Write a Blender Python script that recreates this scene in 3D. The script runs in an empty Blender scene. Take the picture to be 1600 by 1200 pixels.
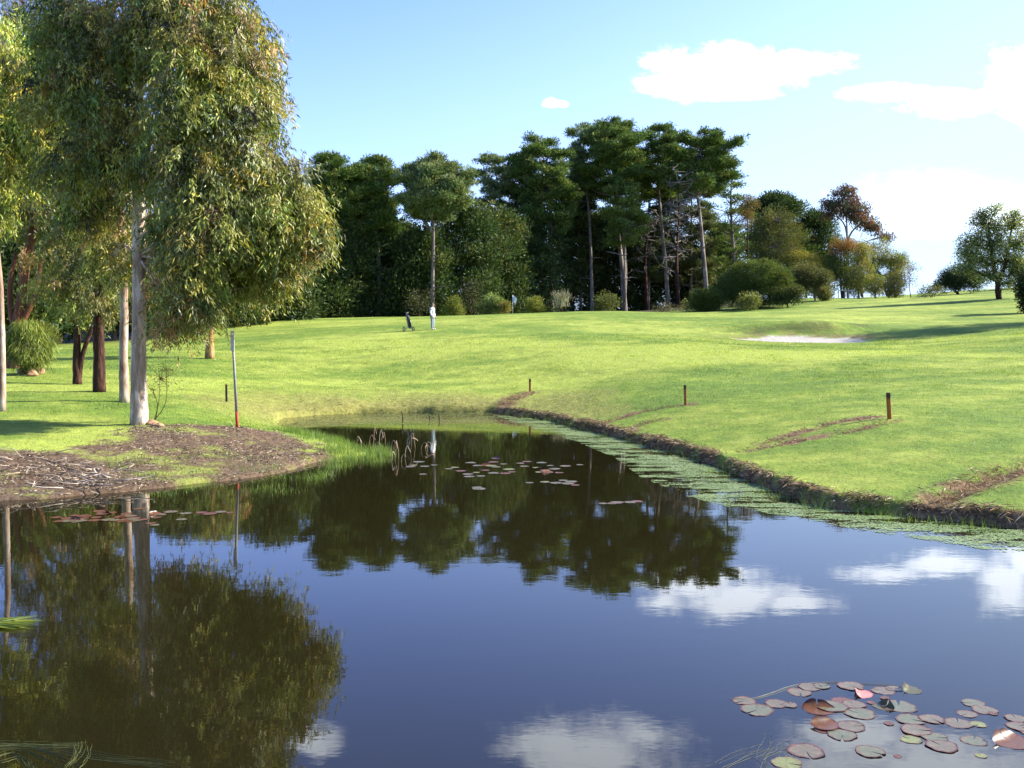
import bpy, math, random
import numpy as np
rng = np.random.default_rng(7)
random.seed(7)
R = math.radians
F = 1556.0; CAMZ = 2.95; HOR = 525.0
PITCH = math.atan((600-HOR)/F)
cp, sp = math.cos(PITCH), math.sin(PITCH)
SC = bpy.context.scene
COL = SC.collection

# ------------------------------------------------------------------ camera geometry
def ray(px, py):
    a = (px-800)/F; b = (600-py)/F
    return a, cp + b*sp, -sp + b*cp
def at(px, py, d):
    x, y, z = ray(px, py)
    return np.array([x/y*d, d, CAMZ + z/y*d])
def wat(px, py, z=0.0):
    x, y, zz = ray(px, py)
    t = (z-CAMZ)/zz
    return np.array([x*t, y*t, z])

# ------------------------------------------------------------------ noise
def vnoise(x, y, seed=0):
    xi = np.floor(x).astype(np.int64); yi = np.floor(y).astype(np.int64)
    xf = x-xi; yf = y-yi
    u = xf*xf*(3-2*xf); v = yf*yf*(3-2*yf)
    def h(a, b):
        n = (a*374761393 + b*668265263 + seed*1442695041) & 0x7fffffff
        n = (n ^ (n >> 13))*1274126177 & 0x7fffffff
        return ((n ^ (n >> 16)) & 0xffff)/65535.0
    return (h(xi, yi)*(1-u)+h(xi+1, yi)*u)*(1-v) + (h(xi, yi+1)*(1-u)+h(xi+1, yi+1)*u)*v
def fbm(x, y, seed=0, o=4):
    s = 0; a = .5; t = 0
    for k in range(o):
        s = s + a*vnoise(x*2**k, y*2**k, seed+k); t += a; a *= .5
    return s/t
def sstep(a, b, x):
    t = np.clip((x-a)/(b-a), 0, 1)
    return t*t*(3-2*t)

# ------------------------------------------------------------------ terrain
RIGHT_SHORE = [(800,648),(850,656),(900,668),(950,681),(1000,695),(1071,712),(1130,737),(1180,758),(1230,778),(1300,797),(1400,808),(1500,818),(1600,829)]
LEFT_SHORE = [(0,785),(60,783),(120,777),(190,772),(250,764),(310,758),(370,752),(430,744),(475,733),(510,722),(550,716),(585,711),(560,699),(520,691),(490,684),(462,672),(440,662),(445,654)]
FAR_SHORE = [(490,650),(560,646),(640,645),(700,646),(760,646)]
pond = [tuple(wat(*p)[:2]) for p in LEFT_SHORE+FAR_SHORE+RIGHT_SHORE]
pond += [(9.6,14.4),(12.5,13.2),(18,11),(22,7),(17,3.6),(8,3.9),(0,4.3),(-8,4.0),(-18,3.4),(-25,7),(-21,13.5),(-15,16.4),(-12,17.2)]
pond = np.array(pond)

def sdist(x, y, poly):
    shp = np.shape(x); x = np.ravel(x).astype(float); y = np.ravel(y).astype(float)
    d = np.full(x.shape, 1e18); ins = np.zeros(x.shape, bool)
    n = len(poly)
    for i in range(n):
        ax, ay = poly[i]; bx, by = poly[(i+1) % n]
        ex, ey = bx-ax, by-ay
        t = np.clip(((x-ax)*ex+(y-ay)*ey)/(ex*ex+ey*ey+1e-12), 0, 1)
        d = np.minimum(d, (x-ax-t*ex)**2+(y-ay-t*ey)**2)
        c = ((ay > y) != (by > y)) & (x < ex*(y-ay)/(ey if abs(ey) > 1e-12 else 1e-12)+ax)
        ins ^= c
    return (np.sqrt(d)*np.where(ins, -1, 1)).reshape(shp)
def ldist(x, y, line):
    shp = np.shape(x); x = np.ravel(x).astype(float); y = np.ravel(y).astype(float)
    d = np.full(x.shape, 1e18)
    for i in range(len(line)-1):
        ax, ay = line[i][:2]; bx, by = line[i+1][:2]
        ex, ey = bx-ax, by-ay
        t = np.clip(((x-ax)*ex+(y-ay)*ey)/(ex*ex+ey*ey+1e-12), 0, 1)
        d = np.minimum(d, (x-ax-t*ex)**2+(y-ay-t*ey)**2)
    return np.sqrt(d).reshape(shp)

CT = [(0,700,21),(218,665,25.5),(193,628,31),(155,614,34),(122,600,37),(20,640,28.5),(45,585,40),(85,545,58),(328,560,50),
 (250,540,62),(0,560,50),(370,668,25.5),(354,628,34),(150,525,80),(300,510,85),(440,640,36),(550,628,38),(700,628,38.5),(780,632,38),
 (500,600,44),(700,600,44),(828,612,41),(500,560,53),(700,560,52),(676,515,67),(636,518,66.5),(450,530,64),(460,503,85),(600,500,82),(676,497,82),
 (801,491,90),(900,487,84),(960,486,82),(1071,632,32),(1000,600,38),(1000,560,47),(1000,530,58),(1100,505,70),(1100,490,85),
 (1200,600,37),(1200,560,45),(1200,537,57),(1389,655,25),(1389,600,34),(1400,560,43),(1600,650,25),(1600,600,33),(1600,560,42),(1600,530,52),(1500,540,52),
 (1150,530,61),(1245,534,59.5),(1370,534,59.5),(1245,526,63),(1250,503,68),(1340,510,67),(1450,510,66),(1600,500,68),(1200,495,76),(1300,485,82),
 (1450,480,84),(1600,475,84),(1200,487,90),(1300,472,100),(1450,463,108),(1558,467,90),(1600,447,118),(1500,455,116),(1380,466,112),(1250,466,112)]
ctl = [at(*c) for c in CT]
ctl += [np.array(p, float) for p in [(-40,130,4.9),(-10,140,5.2),(-15,105,4.9),(10,105,5.2),(20,140,6),(60,150,8.4),(-60,90,4.2),(-60,60,2.7),(-30,40,1.3),(-25,28,.9),(-22,20,.7),(100,90,8),(65,60,5),
   (40,38,2.7),(25,24,1.5),(14,17,.8),(0,3,.5),(0,-3,1.2),(-15,1,.6),(15,1,.6),(-30,8,.6),(30,8,.9)]]
for p in RIGHT_SHORE: w = wat(*p); ctl.append(np.array([w[0]+.25, w[1]+.25, .21]))
for p in LEFT_SHORE[::2]: w = wat(*p); ctl.append(np.array([w[0], w[1]+.05, .05]))
for p in FAR_SHORE: w = wat(*p); ctl.append(np.array([w[0], w[1]+.1, .13]))
ctl = np.array(ctl)
def _k(r2): return np.where(r2 > 1e-9, .5*r2*np.log(np.maximum(r2, 1e-9)), 0)
n = len(ctl)
CX, CY = ctl[:, 0]/50, ctl[:, 1]/50
K = _k((CX[:, None]-CX)**2+(CY[:, None]-CY)**2) + np.eye(n)*2e-4
Pm = np.stack([np.ones(n), CX, CY], 1)
A = np.block([[K, Pm], [Pm.T, np.zeros((3, 3))]])
W = np.linalg.solve(A, np.concatenate([ctl[:, 2], np.zeros(3)]))
def base_h(x, y):
    shp = np.shape(x); x = np.ravel(x)/50.; y = np.ravel(y)/50.
    out = W[n]+W[n+1]*x+W[n+2]*y
    for i in range(n):
        out = out+W[i]*_k((x-CX[i])**2+(y-CY[i])**2)
    return out.reshape(shp)
BUNK = at(1258,529,61.6)
RIGHT_LINE = [wat(*p) for p in RIGHT_SHORE]+[(9.6,14.4),(12.5,13.2),(18,11)]
TRACKS = []
def H(x, y, detail=True):
    x = np.asarray(x, float); y = np.asarray(y, float)
    r = np.sqrt(x*x+(y-60)**2)
    xc = np.clip(x, -110, 130); yc = np.clip(y, -12, 165)
    L = base_h(xc, yc)
    far = sstep(75, 170, r)
    L = L*(1-far) + 3.0*far*1.0
    L = np.where(y > 118, np.minimum(L, 9), L)
    s = sdist(x, y, pond)
    L = L + .05*(fbm(x*.35, y*.35, 5)-.5)*sstep(0, 6, s)*2*sstep(0, .4, s)
    if detail: L = L + .05*(fbm(x*2.2, y*2.2, 3, 3)-.5)*(1-sstep(40, 70, y))*sstep(.05, .6, s)
    L = np.maximum(L, .03)
    # bunker: sand dish with a lip
    q = np.sqrt(((x-BUNK[0])/4.6)**2+((y-BUNK[1])/2.6)**2)
    L = L-.16*(1-sstep(.75, 1.05, q))
    L = L + .50*np.exp(-(((x-BUNK[0]-.6)/6.5)**2)-((y-BUNK[1]-4.2)/1.3)**2)*sstep(1.0, 1.35, q)
    for line, w, dep in TRACKS:
        if dep: L = L-dep*(1-sstep(w*.3, w, ldist(x, y, line)))
    L = L + .20*(fbm(x*1.7, y*1.7, 19, 3)-.38)*np.exp(-(ldist(x, y, RIGHT_LINE)/.42)**2)
    edge = .06 + .42*fbm(x*1.3, y*1.3, 11, 3)
    land = np.where(s > 0, -.25+(L+.25)*sstep(0, edge, s+.02), 0)
    bed = -.25-.6*sstep(0, 2.0, -s)
    return np.where(s > 0, land, bed)
def ground(px, py, dmin=14., dmax=125.):
    x, y, z = ray(px, py)
    t = np.geomspace(dmin, dmax, 500)
    gx, gy, gz = x/y*t, t, CAMZ+z/y*t
    h = H(gx, gy, False)
    k = np.argmax(gz <= h)
    if not (gz <= h).any(): k = int(np.argmin(gz-h))
    return np.array([gx[k], gy[k], float(h[k])])
def zat(x, y): return float(H(np.array([x]), np.array([y]), False)[0])

T_A = [ground(*p) for p in [(783,636),(800,624),(830,614)]]
T_B = [ground(*p) for p in [(935,668),(965,655),(1010,641),(1078,632)]]
T_B2 = [ground(*p) for p in [(985,668),(1015,660),(1045,655)]]
T_C = [ground(*p) for p in [(1160,706),(1210,697),(1300,680),(1350,669),(1400,657)]]
T_C2 = [ground(*p) for p in [(1190,694),(1250,676),(1300,663),(1375,652)]]
T_D = [ground(*p) for p in [(1460,782),(1490,768),(1530,752),(1600,730),(1680,712)]]
TRACKS = [(T_A,.35,.03),(T_B,.16,.04),(T_B2,.12,.0),(T_C,.16,.05),(T_C2,.15,.02),(T_D,.35,.14)]

# ------------------------------------------------------------------ object helpers
def tag(o, label=None, cat=None, group=None, kind=None):
    if label: o['label'] = label
    if cat: o['category'] = cat
    if group: o['group'] = group
    if kind: o['kind'] = kind
    return o
def empty(name, loc, label, cat, group=None):
    o = bpy.data.objects.new(name, None); COL.objects.link(o)
    o.empty_display_size = .3
    o.location = [float(v) for v in loc]
    return tag(o, label, cat, group)
class G:
    """collects faces of one mesh; colours are per vertex"""
    def __init__(s): s.v = []; s.c = []; s.q = []; s.t = []; s.n = 0; s.sm = []
    def add(s, v, quads=None, tris=None, col=(.5, .5, .5)):
        v = np.asarray(v, float).reshape(-1, 3)
        col = np.asarray(col, float)
        if col.ndim == 1: col = np.tile(col, (len(v), 1))
        s.v.append(v); s.c.append(col)
        if quads is not None and len(quads): s.q.append(np.asarray(quads)+s.n)
        if tris is not None and len(tris): s.t.append(np.asarray(tris)+s.n)
        s.n += len(v)
    def build(s, name, mat, parent=None, loc=None, smooth=False, off=None):
        v = np.concatenate(s.v) if s.v else np.zeros((0, 3)); c = np.concatenate(s.c)
        if off is not None: v = v-np.asarray(off)
        q = np.concatenate(s.q) if s.q else np.zeros((0, 4), int)
        t = np.concatenate(s.t) if s.t else np.zeros((0, 3), int)
        me = bpy.data.meshes.new(name)
        me.vertices.add(len(v)); me.vertices.foreach_set('co', v.astype(np.float32).ravel())
        nl = len(q)*4+len(t)*3
        me.loops.add(nl); me.polygons.add(len(q)+len(t))
        me.loops.foreach_set('vertex_index', np.concatenate([q.ravel(), t.ravel()]).astype(np.int32))
        st = np.concatenate([np.arange(len(q))*4, len(q)*4+np.arange(len(t))*3]).astype(np.int32)
        me.polygons.foreach_set('loop_start', st)
        me.polygons.foreach_set('use_smooth', np.full(len(st), smooth))
        at_ = me.attributes.new('col', 'FLOAT_COLOR', 'POINT')
        at_.data.foreach_set('color', np.concatenate([c, np.ones((len(c), 1))], 1).astype(np.float32).ravel())
        me.update(calc_edges=True); me.validate()
        me.materials.append(mat)
        o = bpy.data.objects.new(name, me); COL.objects.link(o)
        if parent is not None: o.parent = parent
        if loc is not None: o.location = [float(a) for a in loc]
        return o
def nrm(a): return a/np.maximum(np.linalg.norm(a, axis=-1, keepdims=True), 1e-9)
def tube(g, pts, rad, sides=8, col=(.5, .5, .5), cap=True, squash=None):
    pts = np.asarray(pts, float); m = len(pts)
    rad = np.broadcast_to(np.asarray(rad, float), (m,))
    tg = nrm(np.gradient(pts, axis=0)) if m > 2 else nrm(np.tile(pts[1]-pts[0], (m, 1)))
    ref = np.array([1., 0, 0]) if abs(tg[0][0]) < .8 else np.array([0, 1., 0])
    u = nrm(np.cross(tg, ref)); w = np.cross(tg, u)
    a = np.arange(sides)/sides*2*math.pi
    ring = u[:, None, :]*np.cos(a)[None, :, None]+w[:, None, :]*np.sin(a)[None, :, None]*(squash or 1)
    v = (pts[:, None, :]+ring*rad[:, None, None]).reshape(-1, 3)
    i = np.arange(m-1)[:, None]*sides; j = np.arange(sides)[None, :]; j2 = (j+1) % sides
    q = np.stack([i+j, i+j2, i+sides+j2, i+sides+j], -1).reshape(-1, 4)
    tr = []
    if cap:
        v = np.concatenate([v, pts[:1], pts[-1:]])
        for k in range(sides):
            tr.append((m*sides, (k+1) % sides, k)); tr.append((m*sides+1, (m-1)*sides+k, (m-1)*sides+(k+1) % sides))
    g.add(v, q, tr, col)
def smooth_path(pts, k=6):
    """Catmull-Rom"""
    pts = np.asarray(pts, float)
    if len(pts) < 3: return pts
    P = np.concatenate([[2*pts[0]-pts[1]], pts, [2*pts[-1]-pts[-2]]])
    out = []
    for i in range(1, len(P)-2):
        for t in np.arange(k)/k:
            out.append(.5*((2*P[i])+(-P[i-1]+P[i+1])*t+(2*P[i-1]-5*P[i]+4*P[i+1]-P[i+2])*t*t+(-P[i-1]+3*P[i]-3*P[i+1]+P[i+2])*t**3))
    out.append(P[-2])
    return np.array(out)
def box(g, c, s, col=(.5, .5, .5), rot=None, bev=.12):
    """box with chamfered vertical edges"""
    b = min(s[0], s[1])*bev
    x, y, z = s[0]/2, s[1]/2, s[2]/2
    prof = [(x-b, -y), (x, -y+b), (x, y-b), (x-b, y), (-x+b, y), (-x, y-b), (-x, -y+b), (-x+b, -y)]
    v = [(a[0], a[1], -z) for a in prof]+[(a[0], a[1], z-b) for a in prof]+[(a[0]*(1-bev), a[1]*(1-bev), z) for a in prof]+[(0, 0, -z), (0, 0, z)]
    v = np.array(v)
    if rot is not None: v = v @ np.array(rot).T
    v = v+np.array(c)
    q = []; t = []
    for k in range(8):
        j = (k+1) % 8
        q += [(k, j, 8+j, 8+k), (8+k, 8+j, 16+j, 16+k)]; t += [(24, j, k), (25, 16+k, 16+j)]
    g.add(v, q, t, col)
def leaves(g, c, d, ln, wd, col, lift=None):
    """lens shaped leaf quads"""
    N = len(c)
    side = nrm(np.cross(d, rng.normal(size=(N, 3))))
    ln = np.asarray(ln).reshape(-1, 1); wd = np.asarray(wd).reshape(-1, 1)
    v = np.stack([c, c+d*ln*.42+side*wd*.5, c+d*ln, c+d*ln*.42-side*wd*.5], 1).reshape(-1, 3)
    q = np.arange(N*4).reshape(-1, 4)
    g.add(v, q, None, np.repeat(col, 4, axis=0))

# ------------------------------------------------------------------ materials
def newmat(name):
    m = bpy.data.materials.new(name); m.use_nodes = True
    nt = m.node_tree; nt.nodes.clear()
    return m, nt, nt.nodes, nt.links
def N_(nt, t, **k):
    o = nt.nodes.new(t)
    for a, b in k.items():
        if a.startswith('i_'): o.inputs[a[2:].replace('_', ' ')].default_value = b
        else: setattr(o, a, b)
    return o
def leaf_mat(name, trans=.38, gloss=.06, rough=.5, tint=(1.15, 1.1, .6), alb=.85):
    m, nt, ns, L = newmat(name)
    out = N_(nt, 'ShaderNodeOutputMaterial'); a = N_(nt, 'ShaderNodeAttribute', attribute_name='col')
    d = N_(nt, 'ShaderNodeBsdfDiffuse'); t = N_(nt, 'ShaderNodeBsdfTranslucent'); gl = N_(nt, 'ShaderNodeBsdfGlossy'); gl.inputs['Roughness'].default_value = rough
    sc_ = N_(nt, 'ShaderNodeVectorMath', operation='SCALE'); sc_.inputs['Scale'].default_value = alb; L.new(a.outputs['Color'], sc_.inputs[0])
    mul = N_(nt, 'ShaderNodeMix', data_type='RGBA', blend_type='MULTIPLY'); mul.inputs[0].default_value = 1
    mul.inputs[7].default_value = (*tint, 1)
    L.new(sc_.outputs[0], mul.inputs[6]); L.new(sc_.outputs[0], d.inputs[0]); L.new(mul.outputs[2], t.inputs[0])
    m1 = N_(nt, 'ShaderNodeMixShader'); m1.inputs[0].default_value = trans
    m2 = N_(nt, 'ShaderNodeMixShader'); m2.inputs[0].default_value = gloss
    L.new(d.outputs[0], m1.inputs[1]); L.new(t.outputs[0], m1.inputs[2]); L.new(m1.outputs[0], m2.inputs[1]); L.new(gl.outputs[0], m2.inputs[2])
    L.new(m2.outputs[0], out.inputs[0])
    return m
def bark_mat(name, c1, c2, c3, sc=(6, 6, 1.2), bump=.3, rough=.85, t1=.42, t2=.62):
    m, nt, ns, L = newmat(name)
    out = N_(nt, 'ShaderNodeOutputMaterial'); p = N_(nt, 'ShaderNodeBsdfPrincipled'); p.inputs['Roughness'].default_value = rough
    p.inputs['Specular IOR Level'].default_value = .2
    tc = N_(nt, 'ShaderNodeTexCoord'); mp = N_(nt, 'ShaderNodeMapping'); mp.inputs['Scale'].default_value = sc
    L.new(tc.outputs['Object'], mp.inputs[0])
    n1 = N_(nt, 'ShaderNodeTexNoise'); n1.inputs['Scale'].default_value = 1; n1.inputs['Detail'].default_value = 6; n1.inputs['Roughness'].default_value = .65
    L.new(mp.outputs[0], n1.inputs['Vector'])
    r = N_(nt, 'ShaderNodeValToRGB'); e = r.color_ramp.elements
    e[0].position = t1-.1; e[0].color = (*c1, 1); e[1].position = t2; e[1].color = (*c3, 1)
    k = e.new((t1+t2)/2); k.color = (*c2, 1)
    L.new(n1.outputs[0], r.inputs[0]); vs = N_(nt, 'ShaderNodeVectorMath', operation='SCALE'); vs.inputs['Scale'].default_value = .62; L.new(r.outputs[0], vs.inputs[0]); L.new(vs.outputs[0], p.inputs['Base Color'])
    b = N_(nt, 'ShaderNodeBump'); b.inputs['Strength'].default_value = bump; b.inputs['Distance'].default_value = .03
    n2 = N_(nt, 'ShaderNodeTexNoise'); n2.inputs['Scale'].default_value = 4; n2.inputs['Detail'].default_value = 4
    L.new(mp.outputs[0], n2.inputs['Vector']); L.new(n2.outputs[0], b.inputs['Height']); L.new(b.outputs[0], p.inputs['Normal'])
    L.new(p.outputs[0], out.inputs[0])
    return m
def col_mat(name, rough=.7, spec=.3, noise=.25, sc=30):
    """vertex-colour surface broken up with fine noise"""
    m, nt, ns, L = newmat(name)
    out = N_(nt, 'ShaderNodeOutputMaterial'); p = N_(nt, 'ShaderNodeBsdfPrincipled'); p.inputs['Roughness'].default_value = rough
    p.inputs['Specular IOR Level'].default_value = spec
    a = N_(nt, 'ShaderNodeAttribute', attribute_name='col'); n1 = N_(nt, 'ShaderNodeTexNoise'); n1.inputs['Scale'].default_value = sc; n1.inputs['Detail'].default_value = 4
    tc = N_(nt, 'ShaderNodeTexCoord'); L.new(tc.outputs['Object'], n1.inputs['Vector'])
    mr = N_(nt, 'ShaderNodeMapRange'); mr.inputs['To Min'].default_value = .65*(1-noise); mr.inputs['To Max'].default_value = .65*(1+noise)
    mr.inputs['From Min'].default_value = .3; mr.inputs['From Max'].default_value = .7
    L.new(n1.outputs[0], mr.inputs[0])
    vm = N_(nt, 'ShaderNodeVectorMath', operation='SCALE'); L.new(a.outputs['Color'], vm.inputs[0]); L.new(mr.outputs[0], vm.inputs['Scale'])
    L.new(vm.outputs[0], p.inputs['Base Color']); L.new(p.outputs[0], out.inputs[0])
    return m
M_gum = leaf_mat('gum_leaf', .28, .04, .55, (1.2, 1.15, .45), 1.02)
M_pine = leaf_mat('pine_needle', .25, .015, .6, (1.1, 1.1, .6), 1.12)
M_bush = leaf_mat('bush_leaf', .36, .02, .6, (1.2, 1.1, .5))
M_grass = leaf_mat('grass_blade', .45, .03, .6, (1.15, 1.1, .5), .62)
M_straw = leaf_mat('dry_straw', .2, .02, .7, (1, .9, .7), .7)
B_gum = bark_mat('pale_gum_bark', (.22,.16,.10), (.56,.41,.30), (.92,.76,.62), (4.5, 4.5, 1.0), .5, .75, .42, .58)
B_gum2 = bark_mat('patched_gum_bark', (.20,.09,.05), (.50,.36,.27), (.70,.58,.48), (5, 5, 1.2), .35, .75, .42, .6)
B_red = bark_mat('red_brown_bark', (.07,.025,.013), (.24,.085,.04), (.42,.21,.13), (7, 7, .9), .5, .7, .42, .7)
B_dark = bark_mat('dark_brown_bark', (.02,.012,.01), (.07,.03,.02), (.15,.07,.045), (12, 12, 2), .8, .9)
B_pine = bark_mat('grey_pine_bark', (.12,.095,.08), (.27,.22,.18), (.45,.38,.32), (3, 3, .8), .6, .9)
B_pale = bark_mat('weathered_grey_bark', (.16,.13,.11), (.30,.25,.22), (.45,.40,.36), (4, 4, 1.2), .5, .9)
B_orange = bark_mat('orange_stringy_bark', (.20,.10,.04), (.42,.24,.10), (.60,.38,.18), (8, 8, 1.2), .6, .85)

# ------------------------------------------------------------------ ground sheet
def axis(parts):
    a = np.unique(np.round(np.concatenate(parts), 4)); return a
gx = axis([np.arange(-15, 15.01, .13), np.arange(-34, -15, .5), np.arange(15, 60, .5), np.arange(-90, -34, 2.5), np.arange(60, 150, 3), -np.geomspace(90, 2500, 16), np.geomspace(150, 2500, 16)])
gy = axis([np.arange(12, 42.01, .13), np.arange(-14, 12, .6), np.arange(42, 95, .4), np.arange(95, 180, 2), np.geomspace(180, 3000, 18), -np.geomspace(14, 800, 8)])
X, Y = np.meshgrid(gx, gy)
Z = H(X, Y)
ny, nx = X.shape
me = bpy.data.meshes.new('ground')
V = np.stack([X, Y, Z], -1).reshape(-1, 3)
i = (np.arange(ny-1)[:, None]*nx+np.arange(nx-1)[None, :]).ravel()
Q = np.stack([i, i+1, i+nx+1, i+nx], -1)
me.vertices.add(len(V)); me.vertices.foreach_set('co', V.astype(np.float32).ravel())
me.loops.add(len(Q)*4); me.loops.foreach_set('vertex_index', Q.ravel().astype(np.int32))
me.polygons.add(len(Q)); me.polygons.foreach_set('loop_start', (np.arange(len(Q))*4).astype(np.int32))
me.polygons.foreach_set('use_smooth', np.ones(len(Q), bool))
me.update(calc_edges=True)
def fattr(name, val):
    a = me.attributes.new(name, 'FLOAT', 'POINT'); a.data.foreach_set('value', np.asarray(val, np.float32).ravel())
S = sdist(X, Y, pond)
mudpoly = np.array([ground(*p)[:2] for p in [(-160,700),(0,702),(60,704),(120,702),(175,682),(215,668),(300,664),(370,667),(440,676),(490,690),(508,702),(515,712)]]+
    [tuple(wat(*p)[:2]-np.array([0, .4])) for p in [(480,738),(430,748),(370,756),(250,770),(120,783),(0,792)]]+[(-13,16.5)])
def mudmask(x, y):
    n_ = fbm(x*.9, y*.9, 21)-.5+.7*(fbm(x*3.1, y*3.1, 22, 3)-.5)
    d = sdist(x, y, mudpoly)+n_*1.9
    m = 1-sstep(-.25, .35, d)
    gp = sstep(.52, .66, .6*fbm(x*.6+3, y*.9+9, 33, 3)+.4*fbm(x*4, y*5, 34, 3))
    return m*(1-.6*gp)
def strawmask(x, y):
    s = sdist(x, y, pond); ld = ldist(x, y, RIGHT_LINE)
    wob = fbm(x*1.5, y*1.5, 8, 3)-.5
    wd_ = .06+.62*fbm(x*.7+4, y*.7, 44, 3)**1.8
    m = (1-sstep(wd_*.7, wd_*1.15, ld+wob*.9))*(s > -.3)
    for line, w, dep in TRACKS:
        m = np.maximum(m, (1-sstep(w*.5, w*1.5, ldist(x, y, line)+wob*max(w, .3)*2.4))*sstep(.36, .5, fbm(x*2.6, y*2.6, 81, 3)))
    far = (1-sstep(.2, 1.2, np.abs(s-.35)+wob*1.5))*sstep(33, 35, y)*(x < 0.2)
    return np.maximum(m, .22*far)
def roughmask(x, y):
    s = sdist(x, y, pond)
    return (1-sstep(1.0, 4.5, s+ (fbm(x*.5, y*.5, 4)-.5)*4))*sstep(30, 34, y)*(x < 4)
def grassval(x, y):
    v = .50*fbm(x*.12+7, y*.17, 101, 3)+.30*fbm(x*.5, y*.8, 102, 3)+.20*fbm(x*2.2, y*3.0, 103, 3)
    for (bx, by, ra, rb, w_) in ((6, 47, 7, 4.5, .10), (14, 48, 8, 3.5, .09), (-2, 56, 10, 4, .06), (20, 40, 9, 3, .06), (9, 22.5, 3, 2.5, .05)):
        v = v+w_*np.exp(-((x-bx)/ra)**2-((y-by)/rb)**2)
    return sstep(.33, .67, v)
fattr('gv', grassval(X, Y))
mud = mudmask(X, Y); straw = strawmask(X, Y)
q = np.sqrt(((X-BUNK[0])/4.5)**2+((Y-BUNK[1])/2.2)**2)+(fbm(X*.6, Y*.6, 2)-.5)*.35
sand = 1-sstep(.86, .95, q)
lip = (1-sstep(.98, 1.45, q))*(1-sand)*(Y > BUNK[1]-1)
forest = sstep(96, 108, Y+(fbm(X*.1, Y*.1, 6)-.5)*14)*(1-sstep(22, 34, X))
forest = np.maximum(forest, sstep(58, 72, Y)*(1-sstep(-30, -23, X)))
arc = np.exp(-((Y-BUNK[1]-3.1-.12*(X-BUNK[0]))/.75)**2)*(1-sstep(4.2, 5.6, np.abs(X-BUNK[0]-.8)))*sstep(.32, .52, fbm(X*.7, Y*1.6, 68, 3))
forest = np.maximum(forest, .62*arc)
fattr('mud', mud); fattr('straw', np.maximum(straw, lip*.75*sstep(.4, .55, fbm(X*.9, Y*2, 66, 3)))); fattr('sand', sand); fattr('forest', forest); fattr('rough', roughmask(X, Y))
m, nt, ns, L = newmat('turf_and_soil')
out = N_(nt, 'ShaderNodeOutputMaterial'); p = N_(nt, 'ShaderNodeBsdfPrincipled'); p.inputs['Roughness'].default_value = .9; p.inputs['Specular IOR Level'].default_value = .15
tc = N_(nt, 'ShaderNodeTexCoord')
def noise(scale, detail=5, rough=.6, vec=None, mscale=None):
    nn = N_(nt, 'ShaderNodeTexNoise'); nn.inputs['Scale'].default_value = scale; nn.inputs['Detail'].default_value = detail; nn.inputs['Roughness'].default_value = rough
    v = tc.outputs['Object']
    if mscale:
        mp = N_(nt, 'ShaderNodeMapping'); mp.inputs['Scale'].default_value = mscale; L.new(v, mp.inputs[0]); v = mp.outputs[0]
    L.new(v, nn.inputs['Vector']); return nn.outputs[0]
def ramp(fac, stops):
    r = N_(nt, 'ShaderNodeValToRGB'); e = r.color_ramp.elements
    e[0].position, e[0].color = stops[0][0], (*stops[0][1], 1); e[1].position, e[1].color = stops[-1][0], (*stops[-1][1], 1)
    for s_ in stops[1:-1]: k = e.new(s_[0]); k.color = (*s_[1], 1)
    L.new(fac, r.inputs[0]); return r.outputs[0]
def mix(f, a, b, bt='MIX'):
    x = N_(nt, 'ShaderNodeMix', data_type='RGBA', blend_type=bt)
    if isinstance(f, float): x.inputs[0].default_value = f
    else: L.new(f, x.inputs[0])
    for s_, k in ((a, 6), (b, 7)):
        if isinstance(s_, tuple): x.inputs[k].default_value = (*s_, 1)
        else: L.new(s_, x.inputs[k])
    return x.outputs[2]
def at_(name): return N_(nt, 'ShaderNodeAttribute', attribute_name=name).outputs['Fac']
g1 = ramp(noise(.16, 4, .6), [(.36, (.13,.27,.03)), (.5, (.24,.37,.045)), (.62, (.42,.50,.065))])
g2 = ramp(noise(1.1, 6, .7, mscale=(1, .55, 1)), [(.3, (.13,.25,.03)), (.5, (.235,.36,.05)), (.72, (.37,.45,.075))])
g1 = ramp(at_('gv'), [(.0, (.13,.25,.035)), (.35, (.22,.35,.045)), (.65, (.33,.43,.075)), (1., (.47,.60,.11))])
gr = mix(.3, g1, g2)
g3 = ramp(noise(14, 6, .75), [(.3, (.45,.5,.4)), (.5, (.95,.95,.95)), (.7, (1.5,1.42,1.4))])
gr = mix(.75, gr, g3, 'MULTIPLY')
g4 = ramp(noise(70, 3, .7), [(.3, (.6,.6,.6)), (.7, (1.35,1.35,1.35))])
gr = mix(.5, gr, g4, 'MULTIPLY')
ry = ramp(noise(5, 6, .8), [(.35, (.15,.19,.045)), (.52, (.31,.36,.075)), (.7, (.46,.44,.18))])
gr = mix(at_('rough'), gr, ry)
mu = ramp(noise(7, 8, .8), [(.3, (.07,.048,.03)), (.5, (.16,.115,.073)), (.62, (.26,.195,.13)), (.74, (.48,.39,.29))])
gr = mix(at_('mud'), gr, mu)
st = ramp(noise(9, 8, .8), [(.3, (.045,.03,.016)), (.5, (.22,.15,.08)), (.7, (.52,.38,.23))])
gr = mix(at_('straw'), gr, st)
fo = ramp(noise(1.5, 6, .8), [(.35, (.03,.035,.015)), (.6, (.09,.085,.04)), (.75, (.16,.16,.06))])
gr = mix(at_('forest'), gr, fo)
sa = ramp(noise(6, 5, .6), [(.3, (.26,.24,.20)), (.7, (.42,.39,.34))])
gr = mix(1.0, gr, (.66,.61,.60), 'MULTIPLY'); gr = mix(at_('sand'), gr, sa); L.new(gr, p.inputs['Base Color'])
b = N_(nt, 'ShaderNodeBump'); b.inputs['Strength'].default_value = .7; b.inputs['Distance'].default_value = .05
L.new(noise(18, 7, .8), b.inputs['Height']); 
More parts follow.
